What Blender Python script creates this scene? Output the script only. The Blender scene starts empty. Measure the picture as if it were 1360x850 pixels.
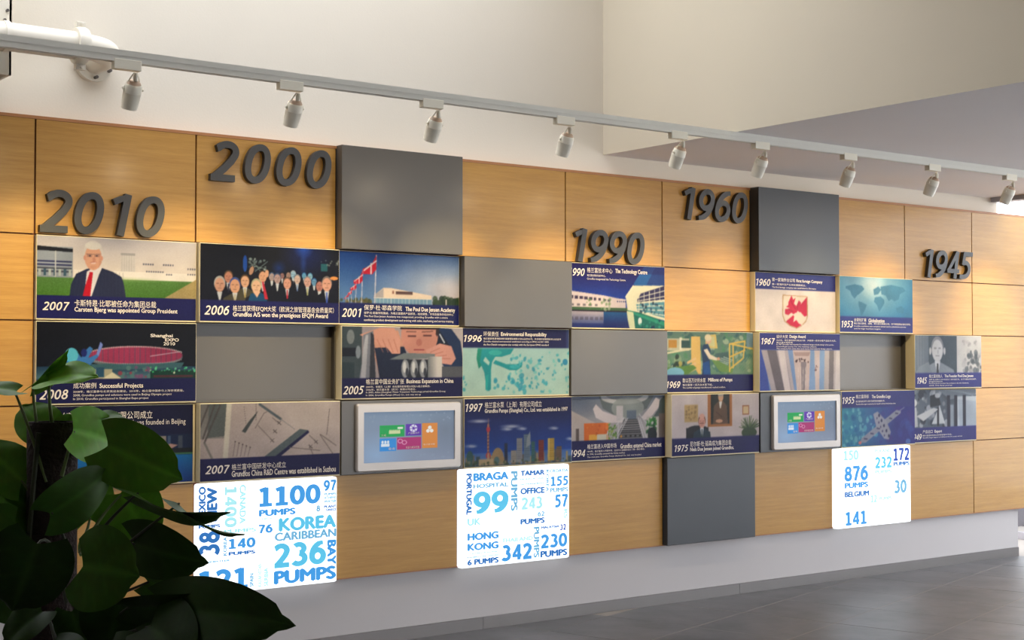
import bpy, bmesh, math, random
import numpy as np
from mathutils import Vector, Matrix, Euler
random.seed(7); rng = np.random.RandomState(5)
SC = bpy.context.scene
COL = SC.collection
def srgb(r, g, b):
    f = lambda c: (c/12.92 if c <= .04045 else ((c+.055)/1.055)**2.4)
    return (f(r/255), f(g/255), f(b/255), 1.0)

# ---------------------------------------------------------------- camera
cd = bpy.data.cameras.new('camera'); cam = bpy.data.objects.new('camera', cd); COL.objects.link(cam)
cd.sensor_width = 36.0; cd.lens = 36.0*1916.65/1360.0; cd.clip_end = 200
_r = Vector((0.801307474, -0.598252673, 0.000266635)); _u = Vector((-0.01652207, -0.02168436, 0.99962834)); _f = Vector((0.59802454, 0.80101406, 0.02726021))
m3 = Matrix((_r, _u, -_f)).transposed()
cam.matrix_world = Matrix.Translation((-2.24666577, -6.7525267, 1.54701827)) @ m3.to_4x4()
SC.camera = cam
# ---------------------------------------------------------------- sky, light, exposure
w = bpy.data.worlds.new('sky'); SC.world = w; w.use_nodes = True
bg = w.node_tree.nodes['Background']
bg.inputs[0].default_value = (0.93, 0.955, 1.0, 1); bg.inputs[1].default_value = 3.9
SPOT_W = 78.0          # each track lamp
SPOT_COL = (1.0, 0.80, 0.42)
SC.view_settings.view_transform = 'Standard'; SC.view_settings.look = 'None'
SC.view_settings.gamma = 1.0; SC.view_settings.use_curve_mapping = False
SC.view_settings.exposure = 0.24

# ---------------------------------------------------------------- helpers
def setp(o, label=None, cat=None, group=None, kind=None):
    if label: o['label'] = label
    if cat: o['category'] = cat
    if group: o['group'] = group
    if kind: o['kind'] = kind
    return o
def empty(name, loc, label, cat, group=None):
    o = bpy.data.objects.new(name, None); COL.objects.link(o); o.location = loc; o.empty_display_size = .05
    return setp(o, label, cat, group)
class MB:
    """collects shapes and links them as one mesh object"""
    def __init__(s): s.v = []; s.f = []
    def add(s, vs, fs):
        n = len(s.v); s.v += [tuple(v) for v in vs]; s.f += [tuple(i+n for i in f) for f in fs]; return s
    def box(s, x0, x1, y0, y1, z0, z1, M=None):
        vs = [Vector(p) for p in ((x0,y0,z0),(x1,y0,z0),(x1,y1,z0),(x0,y1,z0),(x0,y0,z1),(x1,y0,z1),(x1,y1,z1),(x0,y1,z1))]
        if M: vs = [M@v for v in vs]
        return s.add(vs, [(0,3,2,1),(4,5,6,7),(0,1,5,4),(1,2,6,5),(2,3,7,6),(3,0,4,7)])
    def lathe(s, prof, M=None, n=24, cap=True):
        """prof: (radius, height) pairs about the local z axis"""
        vs = []; fs = []
        for r, h in prof:
            for k in range(n):
                a = 2*math.pi*k/n; vs.append(Vector((r*math.cos(a), r*math.sin(a), h)))
        for i in range(len(prof)-1):
            for k in range(n):
                a, b = i*n+k, i*n+(k+1) % n; fs.append((a, b, b+n, a+n))
        if cap: fs.append(tuple(range(n-1, -1, -1))); fs.append(tuple(range((len(prof)-1)*n, len(prof)*n)))
        if M: vs = [M@v for v in vs]
        return s.add(vs, fs)
    def tube(s, pts, rad, n=8, cap=True):
        pts = [Vector(p) for p in pts]; rr = rad if hasattr(rad, '__len__') else [rad]*len(pts)
        vs = []; fs = []; ref = Vector((0.13, 0.21, 0.97))
        for i, p in enumerate(pts):
            t = (pts[min(i+1, len(pts)-1)]-pts[max(i-1, 0)]).normalized()
            a = t.cross(ref)
            if a.length < 1e-3: a = t.cross(Vector((1, 0, 0)))
            a.normalize(); b = t.cross(a)
            for k in range(n):
                th = 2*math.pi*k/n; vs.append(p+(a*math.cos(th)+b*math.sin(th))*rr[i])
        for i in range(len(pts)-1):
            for k in range(n):
                x, y = i*n+k, i*n+(k+1) % n; fs.append((x, y, y+n, x+n))
        if cap: fs.append(tuple(range(n))); fs.append(tuple(range((len(pts)-1)*n, len(pts)*n)))
        return s.add(vs, fs)
    def build(s, name, mat, parent=None, smooth=False, bevel=0, kind=None, seg=2):
        me = bpy.data.meshes.new(name); o = bpy.data.objects.new(name, me); COL.objects.link(o)
        off = Vector((0, 0, 0))
        if parent is not None:
            off = wloc(parent)
        elif s.v:
            xs = [v[0] for v in s.v]; ys = [v[1] for v in s.v]; zs = [v[2] for v in s.v]
            off = Vector(((min(xs)+max(xs))/2, (min(ys)+max(ys))/2, min(zs))); o.location = off
        me.from_pydata([tuple(Vector(v)-off) for v in s.v], [], s.f)
        bm = bmesh.new(); bm.from_mesh(me); bmesh.ops.recalc_face_normals(bm, faces=bm.faces); bm.to_mesh(bm and me); bm.free()
        me.materials.append(mat)
        if smooth:
            me.polygons.foreach_set('use_smooth', [True]*len(me.polygons))
            try: me.set_sharp_from_angle(angle=math.radians(40))
            except Exception: pass
        if parent is not None: o.parent = parent
        if bevel:
            b = o.modifiers.new('bevel', 'BEVEL'); b.width = bevel; b.segments = seg; b.limit_method = 'ANGLE'
        if kind: o['kind'] = kind
        return o
def wloc(o):
    v = Vector(o.location)
    while o.parent: o = o.parent; v = v+Vector(o.location)
    return v

# ---------------------------------------------------------------- materials
def mat(name, col, rough=.5, metal=0, coat=0, emit=None, es=0, spec=.5, noise=0, nscale=20, bump=0, bscale=60):
    m = bpy.data.materials.new(name); m.use_nodes = True; nt = m.node_tree; b = nt.nodes['Principled BSDF']
    b.inputs['Base Color'].default_value = col; b.inputs['Roughness'].default_value = rough
    b.inputs['Metallic'].default_value = metal; b.inputs['Coat Weight'].default_value = coat
    b.inputs['Specular IOR Level'].default_value = spec
    if emit: b.inputs['Emission Color'].default_value = emit; b.inputs['Emission Strength'].default_value = es
    if coat: b.inputs['Coat Roughness'].default_value = .24
    if noise or bump:
        tc = nt.nodes.new('ShaderNodeTexCoord')
    if noise:
        n = nt.nodes.new('ShaderNodeTexNoise'); n.inputs['Scale'].default_value = nscale; n.inputs['Detail'].default_value = 5
        nt.links.new(tc.outputs['Object'], n.inputs['Vector'])
        mx = nt.nodes.new('ShaderNodeMix'); mx.data_type = 'RGBA'
        c = Vector(col[:3]); mx.inputs[6].default_value = (*(c*(1-noise)), 1); mx.inputs[7].default_value = (*(c*(1+noise)), 1)
        nt.links.new(n.outputs['Fac'], mx.inputs[0]); nt.links.new(mx.outputs[2], b.inputs['Base Color'])
    if bump:
        n2 = nt.nodes.new('ShaderNodeTexNoise'); n2.inputs['Scale'].default_value = bscale; n2.inputs['Detail'].default_value = 3
        nt.links.new(tc.outputs['Object'], n2.inputs['Vector'])
        bp = nt.nodes.new('ShaderNodeBump'); bp.inputs['Strength'].default_value = bump; bp.inputs['Distance'].default_value = .01
        nt.links.new(n2.outputs['Fac'], bp.inputs['Height']); nt.links.new(bp.outputs['Normal'], b.inputs['Normal'])
    return m
def wood_mat():
    m = mat('oak_veneer', srgb(205, 160, 105), rough=.4, coat=.28, spec=.35); nt = m.node_tree; b = nt.nodes['Principled BSDF']
    b.inputs['Coat Roughness'].default_value = .22
    N = nt.nodes.new; L = nt.links.new
    tc = N('ShaderNodeTexCoord'); oi = N('ShaderNodeObjectInfo')
    ad = N('ShaderNodeVectorMath'); ad.operation = 'MULTIPLY_ADD'
    cb = N('ShaderNodeCombineXYZ'); L(oi.outputs['Random'], cb.inputs[0]); L(oi.outputs['Random'], cb.inputs[2])
    L(cb.outputs[0], ad.inputs[0]); ad.inputs[1].default_value = (9, 0, 31); L(tc.outputs['Object'], ad.inputs[2])
    mp = N('ShaderNodeMapping'); mp.inputs['Scale'].default_value = (1.2, 1, 26); L(ad.outputs[0], mp.inputs[0])
    n1 = N('ShaderNodeTexNoise'); n1.inputs['Scale'].default_value = 1.6; n1.inputs['Detail'].default_value = 6; n1.inputs['Roughness'].default_value = .65; L(mp.outputs[0], n1.inputs['Vector'])
    mp2 = N('ShaderNodeMapping'); mp2.inputs['Scale'].default_value = (9, 1, 260); L(ad.outputs[0], mp2.inputs[0])
    n2 = N('ShaderNodeTexNoise'); n2.inputs['Scale'].default_value = 1.5; n2.inputs['Detail'].default_value = 3; L(mp2.outputs[0], n2.inputs['Vector'])
    r1 = N('ShaderNodeValToRGB'); e = r1.color_ramp.elements
    e[0].position = .3; e[0].color = srgb(170, 123, 54); e[1].position = .72; e[1].color = srgb(192, 146, 70); L(n1.outputs['Fac'], r1.inputs[0])
    mx = N('ShaderNodeMix'); mx.data_type = 'RGBA'; mx.blend_type = 'MULTIPLY'; mx.inputs[0].default_value = .55
    r2 = N('ShaderNodeValToRGB'); r2.color_ramp.elements[0].position = .36; r2.color_ramp.elements[0].color = (.84, .80, .75, 1); r2.color_ramp.elements[1].position = .6; r2.color_ramp.elements[1].color = (1, 1, 1, 1)
    L(n2.outputs['Fac'], r2.inputs[0]); L(r1.outputs[0], mx.inputs[6]); L(r2.outputs[0], mx.inputs[7]); L(mx.outputs[2], b.inputs['Base Color'])
    bp = N('ShaderNodeBump'); bp.inputs['Strength'].default_value = .12; bp.inputs['Distance'].default_value = .002
    L(n2.outputs['Fac'], bp.inputs['Height']); L(bp.outputs[0], b.inputs['Normal'])
    return m
def floor_mat():
    m = mat('grey_slate_tile', srgb(100, 100, 104), rough=.42); nt = m.node_tree; b = nt.nodes['Principled BSDF']
    N = nt.nodes.new; L = nt.links.new
    tc = N('ShaderNodeTexCoord'); oi = N('ShaderNodeObjectInfo'); ge = N('ShaderNodeNewGeometry')
    n1 = N('ShaderNodeTexNoise'); n1.inputs['Scale'].default_value = 3.2; n1.inputs['Detail'].default_value = 8; n1.inputs['Roughness'].default_value = .6; L(ge.outputs['Position'], n1.inputs['Vector'])
    r = N('ShaderNodeValToRGB'); e = r.color_ramp.elements; e[0].position = .32; e[0].color = srgb(64, 64, 67); e[1].position = .7; e[1].color = srgb(94, 92, 95); L(n1.outputs['Fac'], r.inputs[0])
    hv = N('ShaderNodeHueSaturation'); mr = N('ShaderNodeMapRange'); mr.inputs[3].default_value = .9; mr.inputs[4].default_value = 1.1
    L(oi.outputs['Random'], mr.inputs[0]); L(mr.outputs[0], hv.inputs['Value']); L(r.outputs[0], hv.inputs['Color']); L(hv.outputs[0], b.inputs['Base Color'])
    n2 = N('ShaderNodeTexNoise'); n2.inputs['Scale'].default_value = 22; n2.inputs['Detail'].default_value = 5; L(ge.outputs['Position'], n2.inputs['Vector'])
    bp = N('ShaderNodeBump'); bp.inputs['Strength'].default_value = .2; bp.inputs['Distance'].default_value = .004; L(n2.outputs['Fac'], bp.inputs['Height']); L(bp.outputs[0], b.inputs['Normal'])
    return m
def print_mat(name, rough=.35, emit=0.0, dens=.56):
    """flat print: colours come from the painted 'print' colour attribute"""
    m = mat(name, (.5, .5, .5, 1), rough=rough, spec=.12); nt = m.node_tree; b = nt.nodes['Principled BSDF']
    a = nt.nodes.new('ShaderNodeVertexColor'); a.layer_name = 'print'
    k = nt.nodes.new('ShaderNodeMix'); k.data_type = 'RGBA'; k.blend_type = 'MULTIPLY'; k.inputs[0].default_value = 1; k.inputs[7].default_value = (dens, dens, dens, 1)
    nt.links.new(a.outputs['Color'], k.inputs[6]); nt.links.new(k.outputs[2], b.inputs['Base Color'])
    if emit:
        nt.links.new(a.outputs['Color'], b.inputs['Emission Color']); b.inputs['Emission Strength'].default_value = emit
    return m
M_plaster = mat('white_plaster', srgb(232, 224, 210), rough=.85, spec=.25, noise=.02, nscale=3, bump=.05, bscale=90)
M_soffit = mat('ceiling_paint', srgb(242, 236, 234), rough=.9, spec=.2, noise=.02, nscale=2)
M_plinth = mat('grey_white_plinth_paint', srgb(196, 192, 192), rough=.85, spec=.25, noise=.02, nscale=3)
M_beige = mat('beige_bulkhead_paint', srgb(214, 204, 184), rough=.85, spec=.2, noise=.02, nscale=3)
M_wood = wood_mat()
M_edge = mat('oak_edge', srgb(168, 112, 66), rough=.5, noise=.08, nscale=14)
M_back = mat('dark_joint_board', srgb(92, 44, 26), rough=.8, noise=.1)
M_grey = mat('grey_laminate', srgb(78, 73, 67), rough=.38, coat=.2, noise=.04, nscale=5, bump=.03, bscale=300)
M_greyd = mat('dark_grey_laminate', srgb(54, 57, 62), rough=.4, noise=.04, nscale=5, bump=.03, bscale=300)
M_cream = mat('cream_board_edge', srgb(214, 200, 164), rough=.55, noise=.04, nscale=8)
M_num = mat('charcoal_paint', srgb(49, 49, 50), rough=.45, noise=.05, nscale=30)
M_floor = floor_mat()
M_grout = mat('pale_grout', srgb(150, 143, 136), rough=.9, noise=.08, nscale=30)
M_metal = mat('brushed_steel', srgb(122, 118, 116), rough=.36, metal=.8, noise=.06, nscale=6)
M_track = mat('track_grey_paint', srgb(226, 224, 214), rough=.45, noise=.02)
M_slot = mat('track_slot_dark', srgb(60, 48, 46), rough=.7, noise=.05)
M_lamp = mat('lamp_white_paint', srgb(246, 240, 222), rough=.4, noise=.02)
M_lens = mat('lamp_lens', srgb(255, 235, 200), rough=.3, emit=(1, .8, .55, 1), es=190, noise=.01)
M_copper = mat('copper_collar', srgb(206, 178, 152), rough=.5, metal=.1, noise=.02)
M_pipe = mat('pipe_white_paint', srgb(232, 226, 212), rough=.45, noise=.03, nscale=10)
M_print = print_mat('printed_poster')
M_screen = print_mat('lit_screen', .12, .5, .25)
M_white = mat('white_lettering', srgb(214, 204, 194), rough=.5, noise=.01)
M_silver = mat('silver_bezel', srgb(176, 168, 162), rough=.3, metal=.25, coat=.2, noise=.02)
M_glow = mat('backlit_acrylic', srgb(240, 246, 250), rough=.35, emit=(.95, .98, 1.0, 1), es=.98, noise=.005)
M_leaf = None
M_pole = mat('moss_pole_fibre', srgb(40, 27, 24), rough=.95, noise=.45, nscale=40, bump=.8, bscale=120)
M_stem = mat('petiole_green', srgb(88, 104, 52), rough=.5, noise=.15, nscale=30)
M_stemd = mat('petiole_vine_dark', srgb(44, 50, 26), rough=.6, noise=.2, nscale=30)  # darker green for petioles of the darker leaves and for the vines
M_pot = mat('grey_plastic_pot', srgb(70, 66, 62), rough=.5, noise=.05)
M_soil = mat('potting_soil', srgb(42, 30, 22), rough=.95, noise=.4, nscale=60, bump=.6)
M_frame = mat('aluminium_frame', srgb(150, 146, 150), rough=.4, metal=.4, noise=.03)
M_glass = bpy.data.materials.new('window_glass'); M_glass.use_nodes = True
_b = M_glass.node_tree.nodes['Principled BSDF']; _b.inputs['Transmission Weight'].default_value = 1; _b.inputs['Roughness'].default_value = .02; _b.inputs['IOR'].default_value = 1.01; _b.inputs['Base Color'].default_value = (.96, .98, 1, 1)
M_ground = mat('bounce_paving', srgb(232, 230, 226), rough=.9, noise=.1, nscale=5)  # colour raised to near white so the ground bounces light onto the ceiling
# ---------------------------------------------------------------- print painter (numpy raster -> colour attribute)
class Cv:
    """a small canvas; coordinates are 0..1 across and 0..1 down"""
    def __init__(s, nx, ny, col=(128, 128, 128), ss=2):
        s.nx, s.ny, s.ss = nx, ny, ss; s.W, s.H = nx*ss, ny*ss; s.asp = nx/ny
        s.y, s.x = np.mgrid[0:s.H, 0:s.W].astype(np.float32); s.x = (s.x+.5)/s.W; s.y = (s.y+.5)/s.H
        s.a = np.empty((s.H, s.W, 3), np.float32); s.a[:] = col
    def put(s, m, col, al=1.0):
        m = (m*al)[..., None] if m.dtype != bool else m[..., None]*al
        s.a = s.a*(1-m)+np.array(col, np.float32)*m
        return s
    def grad(s, c0, c1, ax=1, a=0., b=1., box=None):
        t = np.clip(((s.y if ax else s.x)-a)/(b-a), 0, 1)[..., None]
        g = np.array(c0, np.float32)*(1-t)+np.array(c1, np.float32)*t
        m = s.boxm(*box)[..., None] if box else 1.0
        s.a = s.a*(1-m)+g*m; return s
    def boxm(s, x0, y0, x1, y1): return ((s.x >= x0) & (s.x <= x1) & (s.y >= y0) & (s.y <= y1)).astype(np.float32)
    def rect(s, x0, y0, x1, y1, col, al=1.0): return s.put(s.boxm(x0, y0, x1, y1), col, al)
    def poly(s, pts, col, al=1.0):
        ins = np.zeros(s.x.shape, bool); n = len(pts)
        for i in range(n):
            x0, y0 = pts[i]; x1, y1 = pts[(i+1) % n]
            if y0 == y1: continue
            c = ((y0 > s.y) != (y1 > s.y)) & (s.x < (x1-x0)*(s.y-y0)/(y1-y0)+x0)
            ins ^= c
        return s.put(ins.astype(np.float32), col, al)
    def ell(s, cx, cy, rx, ry, col, al=1.0, rot=0, soft=0):
        dx = (s.x-cx)*s.asp; dy = s.y-cy; rx = rx*s.asp
        if rot: c, k = math.cos(math.radians(rot)), math.sin(math.radians(rot)); dx, dy = dx*c+dy*k, -dx*k+dy*c
        d = np.sqrt((dx/rx)**2+(dy/ry)**2)
        m = np.clip((1-d)/soft, 0, 1) if soft else (d <= 1).astype(np.float32)
        return s.put(m.astype(np.float32), col, al)
    def line(s, pts, wd, col, al=1.0):
        """polyline; wd in units of the height"""
        for (x0, y0), (x1, y1) in zip(pts[:-1], pts[1:]):
            ax, bx = x0*s.asp, x1*s.asp; px = s.x*s.asp
            dx, dy = bx-ax, y1-y0; L = dx*dx+dy*dy+1e-9
            t = np.clip(((px-ax)*dx+(s.y-y0)*dy)/L, 0, 1)
            d = np.hypot(px-ax-t*dx, s.y-y0-t*dy)
            s.put((d <= wd/2).astype(np.float32), col, al)
        return s
    def noise(s, amp, cell=1, box=None, seed=0):
        r = np.random.RandomState(seed); g = r.rand(s.H//cell+2, s.W//cell+2)-.5
        g = np.kron(g, np.ones((cell, cell)))[:s.H, :s.W, None]*2*amp
        m = s.boxm(*box)[..., None] if box else 1.0
        s.a = np.clip(s.a+g*m, 0, 255).astype(np.float32); return s
    def blobs(s, n, box, size, cols, seed=0, al=.8, asp=1.):
        r = random.Random(seed)
        for _ in range(n):
            z = r.uniform(*size); s.ell(r.uniform(box[0], box[2]), r.uniform(box[1], box[3]), z/s.asp*asp, z, r.choice(cols), al, r.uniform(0, 180))
        return s
    def out(s):
        a = s.a.reshape(s.ny, s.ss, s.nx, s.ss, 3).mean((1, 3)); return a
def face(c, x, y, r, hair, skin=(214, 160, 136), suit=(24, 26, 36), shirt=(220, 220, 225), tie=None, bot=.72, wide=2.3):
    """head and shoulders; r = head half-height"""
    rx = r*.78/c.asp
    c.poly([(x-rx*wide, bot+.02), (x-rx*wide*.92, y+r*1.75), (x-rx*.7, y+r*1.15), (x+rx*.7, y+r*1.15), (x+rx*wide*.92, y+r*1.75), (x+rx*wide, bot+.02)], suit)
    c.poly([(x-rx*.5, y+r*1.0), (x+rx*.5, y+r*1.0), (x+rx*.15, min(bot, y+r*2.6)), (x-rx*.1, min(bot, y+r*2.6))], shirt)
    if tie: c.poly([(x-rx*.13, y+r*1.2), (x+rx*.13, y+r*1.2), (x+rx*.2, min(bot, y+r*2.7)), (x-rx*.15, min(bot, y+r*2.7))], tie)
    c.ell(x, y-r*.12, rx*1.06, r*1.02, hair); c.ell(x, y+r*.1, rx*.92, r*.95, skin)
    c.rect(x-rx*.6, y-r*.16, x-rx*.15, y-r*.04, [k*.5 for k in skin], .7); c.rect(x+rx*.15, y-r*.16, x+rx*.6, y-r*.04, [k*.5 for k in skin], .7)
    c.rect(x-rx*.35, y+r*.5, x+rx*.35, y+r*.6, [k*.6 for k in skin], .7); c.ell(x+rx*.1, y+r*.2, rx*.14, r*.2, [min(255, k*.86) for k in skin])
NAVY = (30, 30, 92)
def art_president(c):
    c.grad((196, 190, 196), (236, 222, 212), 1, 0, .5)
    c.rect(0, .13, .215, .5, (150, 158, 172)); c.poly([(0, .125), (.215, .15), (.215, .19), (0, .18)], (28, 30, 40))
    for k in range(4): c.rect(0, .3+.04*k, .21, .32+.04*k, (40, 44, 92) if k < 2 else (70, 74, 92))
    for k in range(7): c.rect(.01+k*.03, .4, .025+k*.03, .48, (60, 90, 110) if k % 2 else (180, 190, 190))
    c.rect(.108, .18, .115, .5, (190, 192, 196)); c.rect(.51, .19, .60, .42, (214, 208, 206)); c.rect(.51, .17, .60, .2, (170, 168, 170))
    for k in range(6): c.rect(.515+k*.015, .2, .519+k*.015, .42, (196, 190, 190))
    c.rect(.22, .40, 1, .5, (240, 232, 226))
    for v, a, b in ((.29, .65, .73), (.29, .78, .86), (.38, .67, .80), (.41, .80, .86), (.33, .94, 1), (.40, .94, 1)):
        for k in range(int((b-a)/.015)): c.rect(a+k*.015, v, a+k*.015+.009, v+.02, (96, 98, 120))
    c.grad((90, 132, 66), (74, 122, 40), 1, .48, .73, (0, .5, 1, .74)); c.poly([(.78, .73), (1, .47), (1, .73)], (176, 156, 104)); c.ell(.5, .5, .35, .04, (150, 178, 110), .5, soft=1)
    c.noise(10, 2, (0, .5, 1, .74), 1)
    c.poly([(.195, .74), (.205, .58), (.235, .45), (.30, .385), (.38, .36), (.46, .41), (.515, .47), (.53, .56), (.545, .74)], (38, 44, 74))
    for k in range(14): c.line([(.22+k*.024, .74), (.25+k*.021, .42)], .004, (54, 60, 92), .6)
    c.poly([(.285, .72), (.30, .42), (.345, .36), (.395, .36), (.375, .45), (.33, .72)], (226, 220, 226)); c.poly([(.318, .42), (.338, .425), (.322, .72), (.276, .72), (.29, .6)], (190, 20, 40))
    c.ell(.338, .2, .062, .165, (214, 208, 206)); c.ell(.338, .245, .052, .155, (222, 166, 140)); c.ell(.338, .1, .05, .05, (224, 218, 214))
    c.rect(.300, .208, .332, .240, (150, 110, 104), .55); c.rect(.345, .205, .378, .238, (150, 110, 104), .55); c.line([(.296, .205), (.382, .2)], .007, (120, 96, 96), .8); c.ell(.318, .225, .006, .009, (70, 60, 70)); c.ell(.36, .222, .006, .009, (70, 60, 70)); c.poly([(.322, .308), (.358, .304), (.348, .322), (.330, .324)], (236, 206, 200)); c.line([(.320, .305), (.340, .302), (.360, .302)], .005, (170, 90, 86)); c.ell(.338, .36, .02, .02, (206, 148, 124), .6); c.poly([(.385, .16), (.392, .3), (.37, .38), (.375, .25)], (196, 140, 118), .6)
    c.ell(.343, .27, .01, .03, (200, 140, 120)); c.ell(.287, .25, .008, .03, (214, 150, 130)); c.ell(.39, .25, .008, .03, (214, 150, 130))
    c.rect(0, .72, 1, 1, NAVY)
def art_expo(c):
    c.grad((14, 14, 22), (10, 16, 30), 1, 0, .7); c.grad((30, 60, 90), (90, 130, 140), 1, .55, .72, (0, .55, 1, .72))
    c.ell(.60, .43, .31, .13, (96, 110, 120)); c.ell(.61, .41, .30, .115, (150, 44, 84)); c.poly([(.3, .52), (.92, .50), (.90, .57), (.3, .6)], (60, 100, 112))
    for k in range(52):
        u = .33+k*.0112; h = .11*math.sqrt(max(0, 1-((u-.61)/.31)**2)); c.rect(u, .42-h, u+.004, .42+h*.9, (190, 90, 120) if k % 3 else (90, 110, 130), .55)
        c.ell(u, .41-h, .004, .012, (230, 220, 225), .8); c.ell(u, .44+h*.7, .003, .01, (220, 190, 200), .6)
    c.line([(.70, .42), (.9, .36)], .012, (210, 200, 215), .7)
    c.poly([(.05, .7), (.12, .5), (.18, .38), (.24, .36), (.27, .44), (.28, .38), (.32, .30), (.34, .33), (.31, .45), (.36, .40), (.4, .26), (.375, .42), (.31, .56), (.3, .66), (.27, .52), (.2, .5), (.1, .7)], (60, 120, 190))
    c.ell(.21, .41, .04, .09, (90, 190, 220)); c.poly([(.36, .40), (.385, .24), (.4, .28), (.375, .42)], (120, 140, 220)); c.ell(.285, .38, .018, .05, (30, 40, 110))
    c.rect(.32, .58, .46, .7, (180, 176, 150)); c.rect(.36, .56, .41, .68, (40, 80, 110)); c.poly([(.40, .7), (.46, .62), (.52, .7)], (230, 220, 190))
    c.blobs(26, (.5, .56, .7, .68), (.012, .03), [(160, 60, 80), (120, 80, 120), (90, 130, 130)], 3); c.rect(.7, .60, 1, .70, (20, 60, 50)); c.blobs(30, (.7, .56, 1, .62), (.006, .015), [(60, 200, 120), (120, 230, 170), (20, 110, 70)], 5)
    c.ell(.855, .63, .006, .014, (230, 240, 210)); c.rect(.72, .66, .98, .69, (120, 40, 60), .6); c.rect(0, .70, 1, 1, (26, 26, 80))
def art_beijing(c):
    c.grad((16, 14, 54), (16, 20, 60), 1, 0, .4); c.rect(0, .38, 1, .64, (18, 34, 72))
    for a, b, k in ((.69, .75, (150, 130, 108)), (.775, .82, (150, 140, 130)), (.83, .85, (70, 90, 120)), (.90, .93, (70, 80, 96)), (.6, .64, (120, 110, 90)), (.5, .53, (90, 100, 130)), (.2, .26, (120, 112, 96)), (.33, .37, (96, 104, 130))): c.rect(a, .4, b, .6, k)
    c.poly([(.72, .58), (.85, .5), (.9, .52), (.8, .62)], (190, 150, 140)); c.rect(.8, .56, 1, .63, (22, 26, 34)); c.rect(0, .62, 1, .64, (70, 130, 90))
    c.grad((20, 120, 190), (18, 60, 140), 1, .64, 1, (0, .645, 1, 1)); c.ell(.45, .72, .3, .15, (40, 150, 215), .7, soft=1)
    for a in (.69, .78, .83, .5, .35, .2): c.rect(a, .66, a+.03, .78, (90, 150, 200), .5)
    c.blobs(30, (.3, .63, .6, .70), (.006, .02), [(220, 190, 180), (200, 90, 70), (20, 40, 110), (10, 60, 130)], 8); c.blobs(14, (.2, .7, .9, .95), (.01, .03), [(16, 60, 140), (60, 150, 210)], 9, .4, 3)
def art_award(c):
    c.grad((14, 16, 26), (20, 22, 34), 1, 0, .7); c.ell(.75, .1, .22, .35, (20, 34, 100), .9, soft=1); c.ell(.73, .0, .08, .15, (40, 90, 200), .9, soft=1); c.ell(.55, .28, .06, .12, (20, 60, 150), .7, soft=1); c.ell(.73, .2, .03, .2, (40, 80, 170), .6, soft=1)
    c.rect(.86, .2, .91, .3, (40, 110, 120), .8); c.blobs(12, (.86, .15, 1, .22), (.006, .016), [(150, 160, 150)], 2, .6)
    c.ell(.31, .24, .015, .11, (30, 90, 200), .8); c.blobs(26, (.34, .17, .46, .34), (.008, .02), [(130, 150, 150), (60, 80, 96), (190, 200, 196)], 4, .7)
    for a, b in (((.36, .2), (.43, .36)), ((.38, .34), (.47, .2)), ((.35, .26), (.46, .3))): c.line([a, b], .012, (120, 140, 140), .8)
    H = [(.655, .36, .05, (160, 170, 180), (150, 190, 220)), (.62, .37, .045, (30, 30, 40), (160, 130, 120)), (.68, .41, .05, (60, 100, 150), (120, 160, 200)), (.78, .38, .045, (80, 140, 190), (130, 180, 210)), (.735, .37, .04, (40, 100, 170), (100, 160, 200)),
         (.81, .45, .05, (30, 80, 150), (100, 150, 190)), (.50, .40, .055, (40, 70, 110), (170, 150, 150)), (.575, .38, .04, (30, 30, 50), (150, 110, 110)), (.54, .42, .065, (60, 80, 120), (180, 150, 150)), (.685, .42, .06, (120, 130, 140), (210, 180, 170)),
         (.85, .5, .07, (40, 30, 40), (180, 120, 110)), (.76, .45, .068, (130, 130, 140), (206, 160, 150)), (.435, .40, .075, (60, 50, 40), (214, 160, 130)), (.195, .42, .075, (90, 70, 50), (190, 130, 110)), (.31, .47, .08, (80, 60, 40), (220, 170, 140)),
         (.612, .48, .075, (110, 90, 80), (222, 160, 140)), (.135, .52, .095, (170, 170, 170), (200, 150, 130)), (.24, .53, .095, (60, 80, 150), (214, 160, 130)), (.39, .53, .09, (170, 170, 140), (224, 180, 150)), (.905, .47, .095, (120, 110, 110), (216, 160, 140))]
    T = {2: (60, 90, 160), 9: (130, 160, 220), 11: (180, 180, 120), 14: (170, 150, 90), 15: (190, 30, 50), 17: (180, 170, 140), 19: (60, 90, 190), 13: (30, 30, 50), 12: None}
    for i, (x, y, r, h, k) in enumerate(H): face(c, x, y, r, h, k, (16, 18, 30) if i not in (14, 17) else (70, 66, 50), (200, 205, 215) if i != 18 else (220, 180, 160), T.get(i), .73)
    c.poly([(.33, .74), (.35, .63), (.38, .62), (.395, .68), (.42, .61), (.46, .65), (.47, .74)], (20, 70, 110)); c.poly([(.365, .6), (.42, .6), (.395, .68)], (224, 180, 156)); c.poly([(.43, .48), (.44, .46), (.475, .7), (.45, .7)], (190, 40, 60)); c.ell(.96, .39, .03, .025, (226, 150, 80)); c.ell(.355, .33, .015, .06, (210, 160, 130), .9, 20); c.ell(.465, .36, .014, .05, (214, 160, 130))
    c.rect(0, .725, 1, 1, NAVY)
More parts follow.
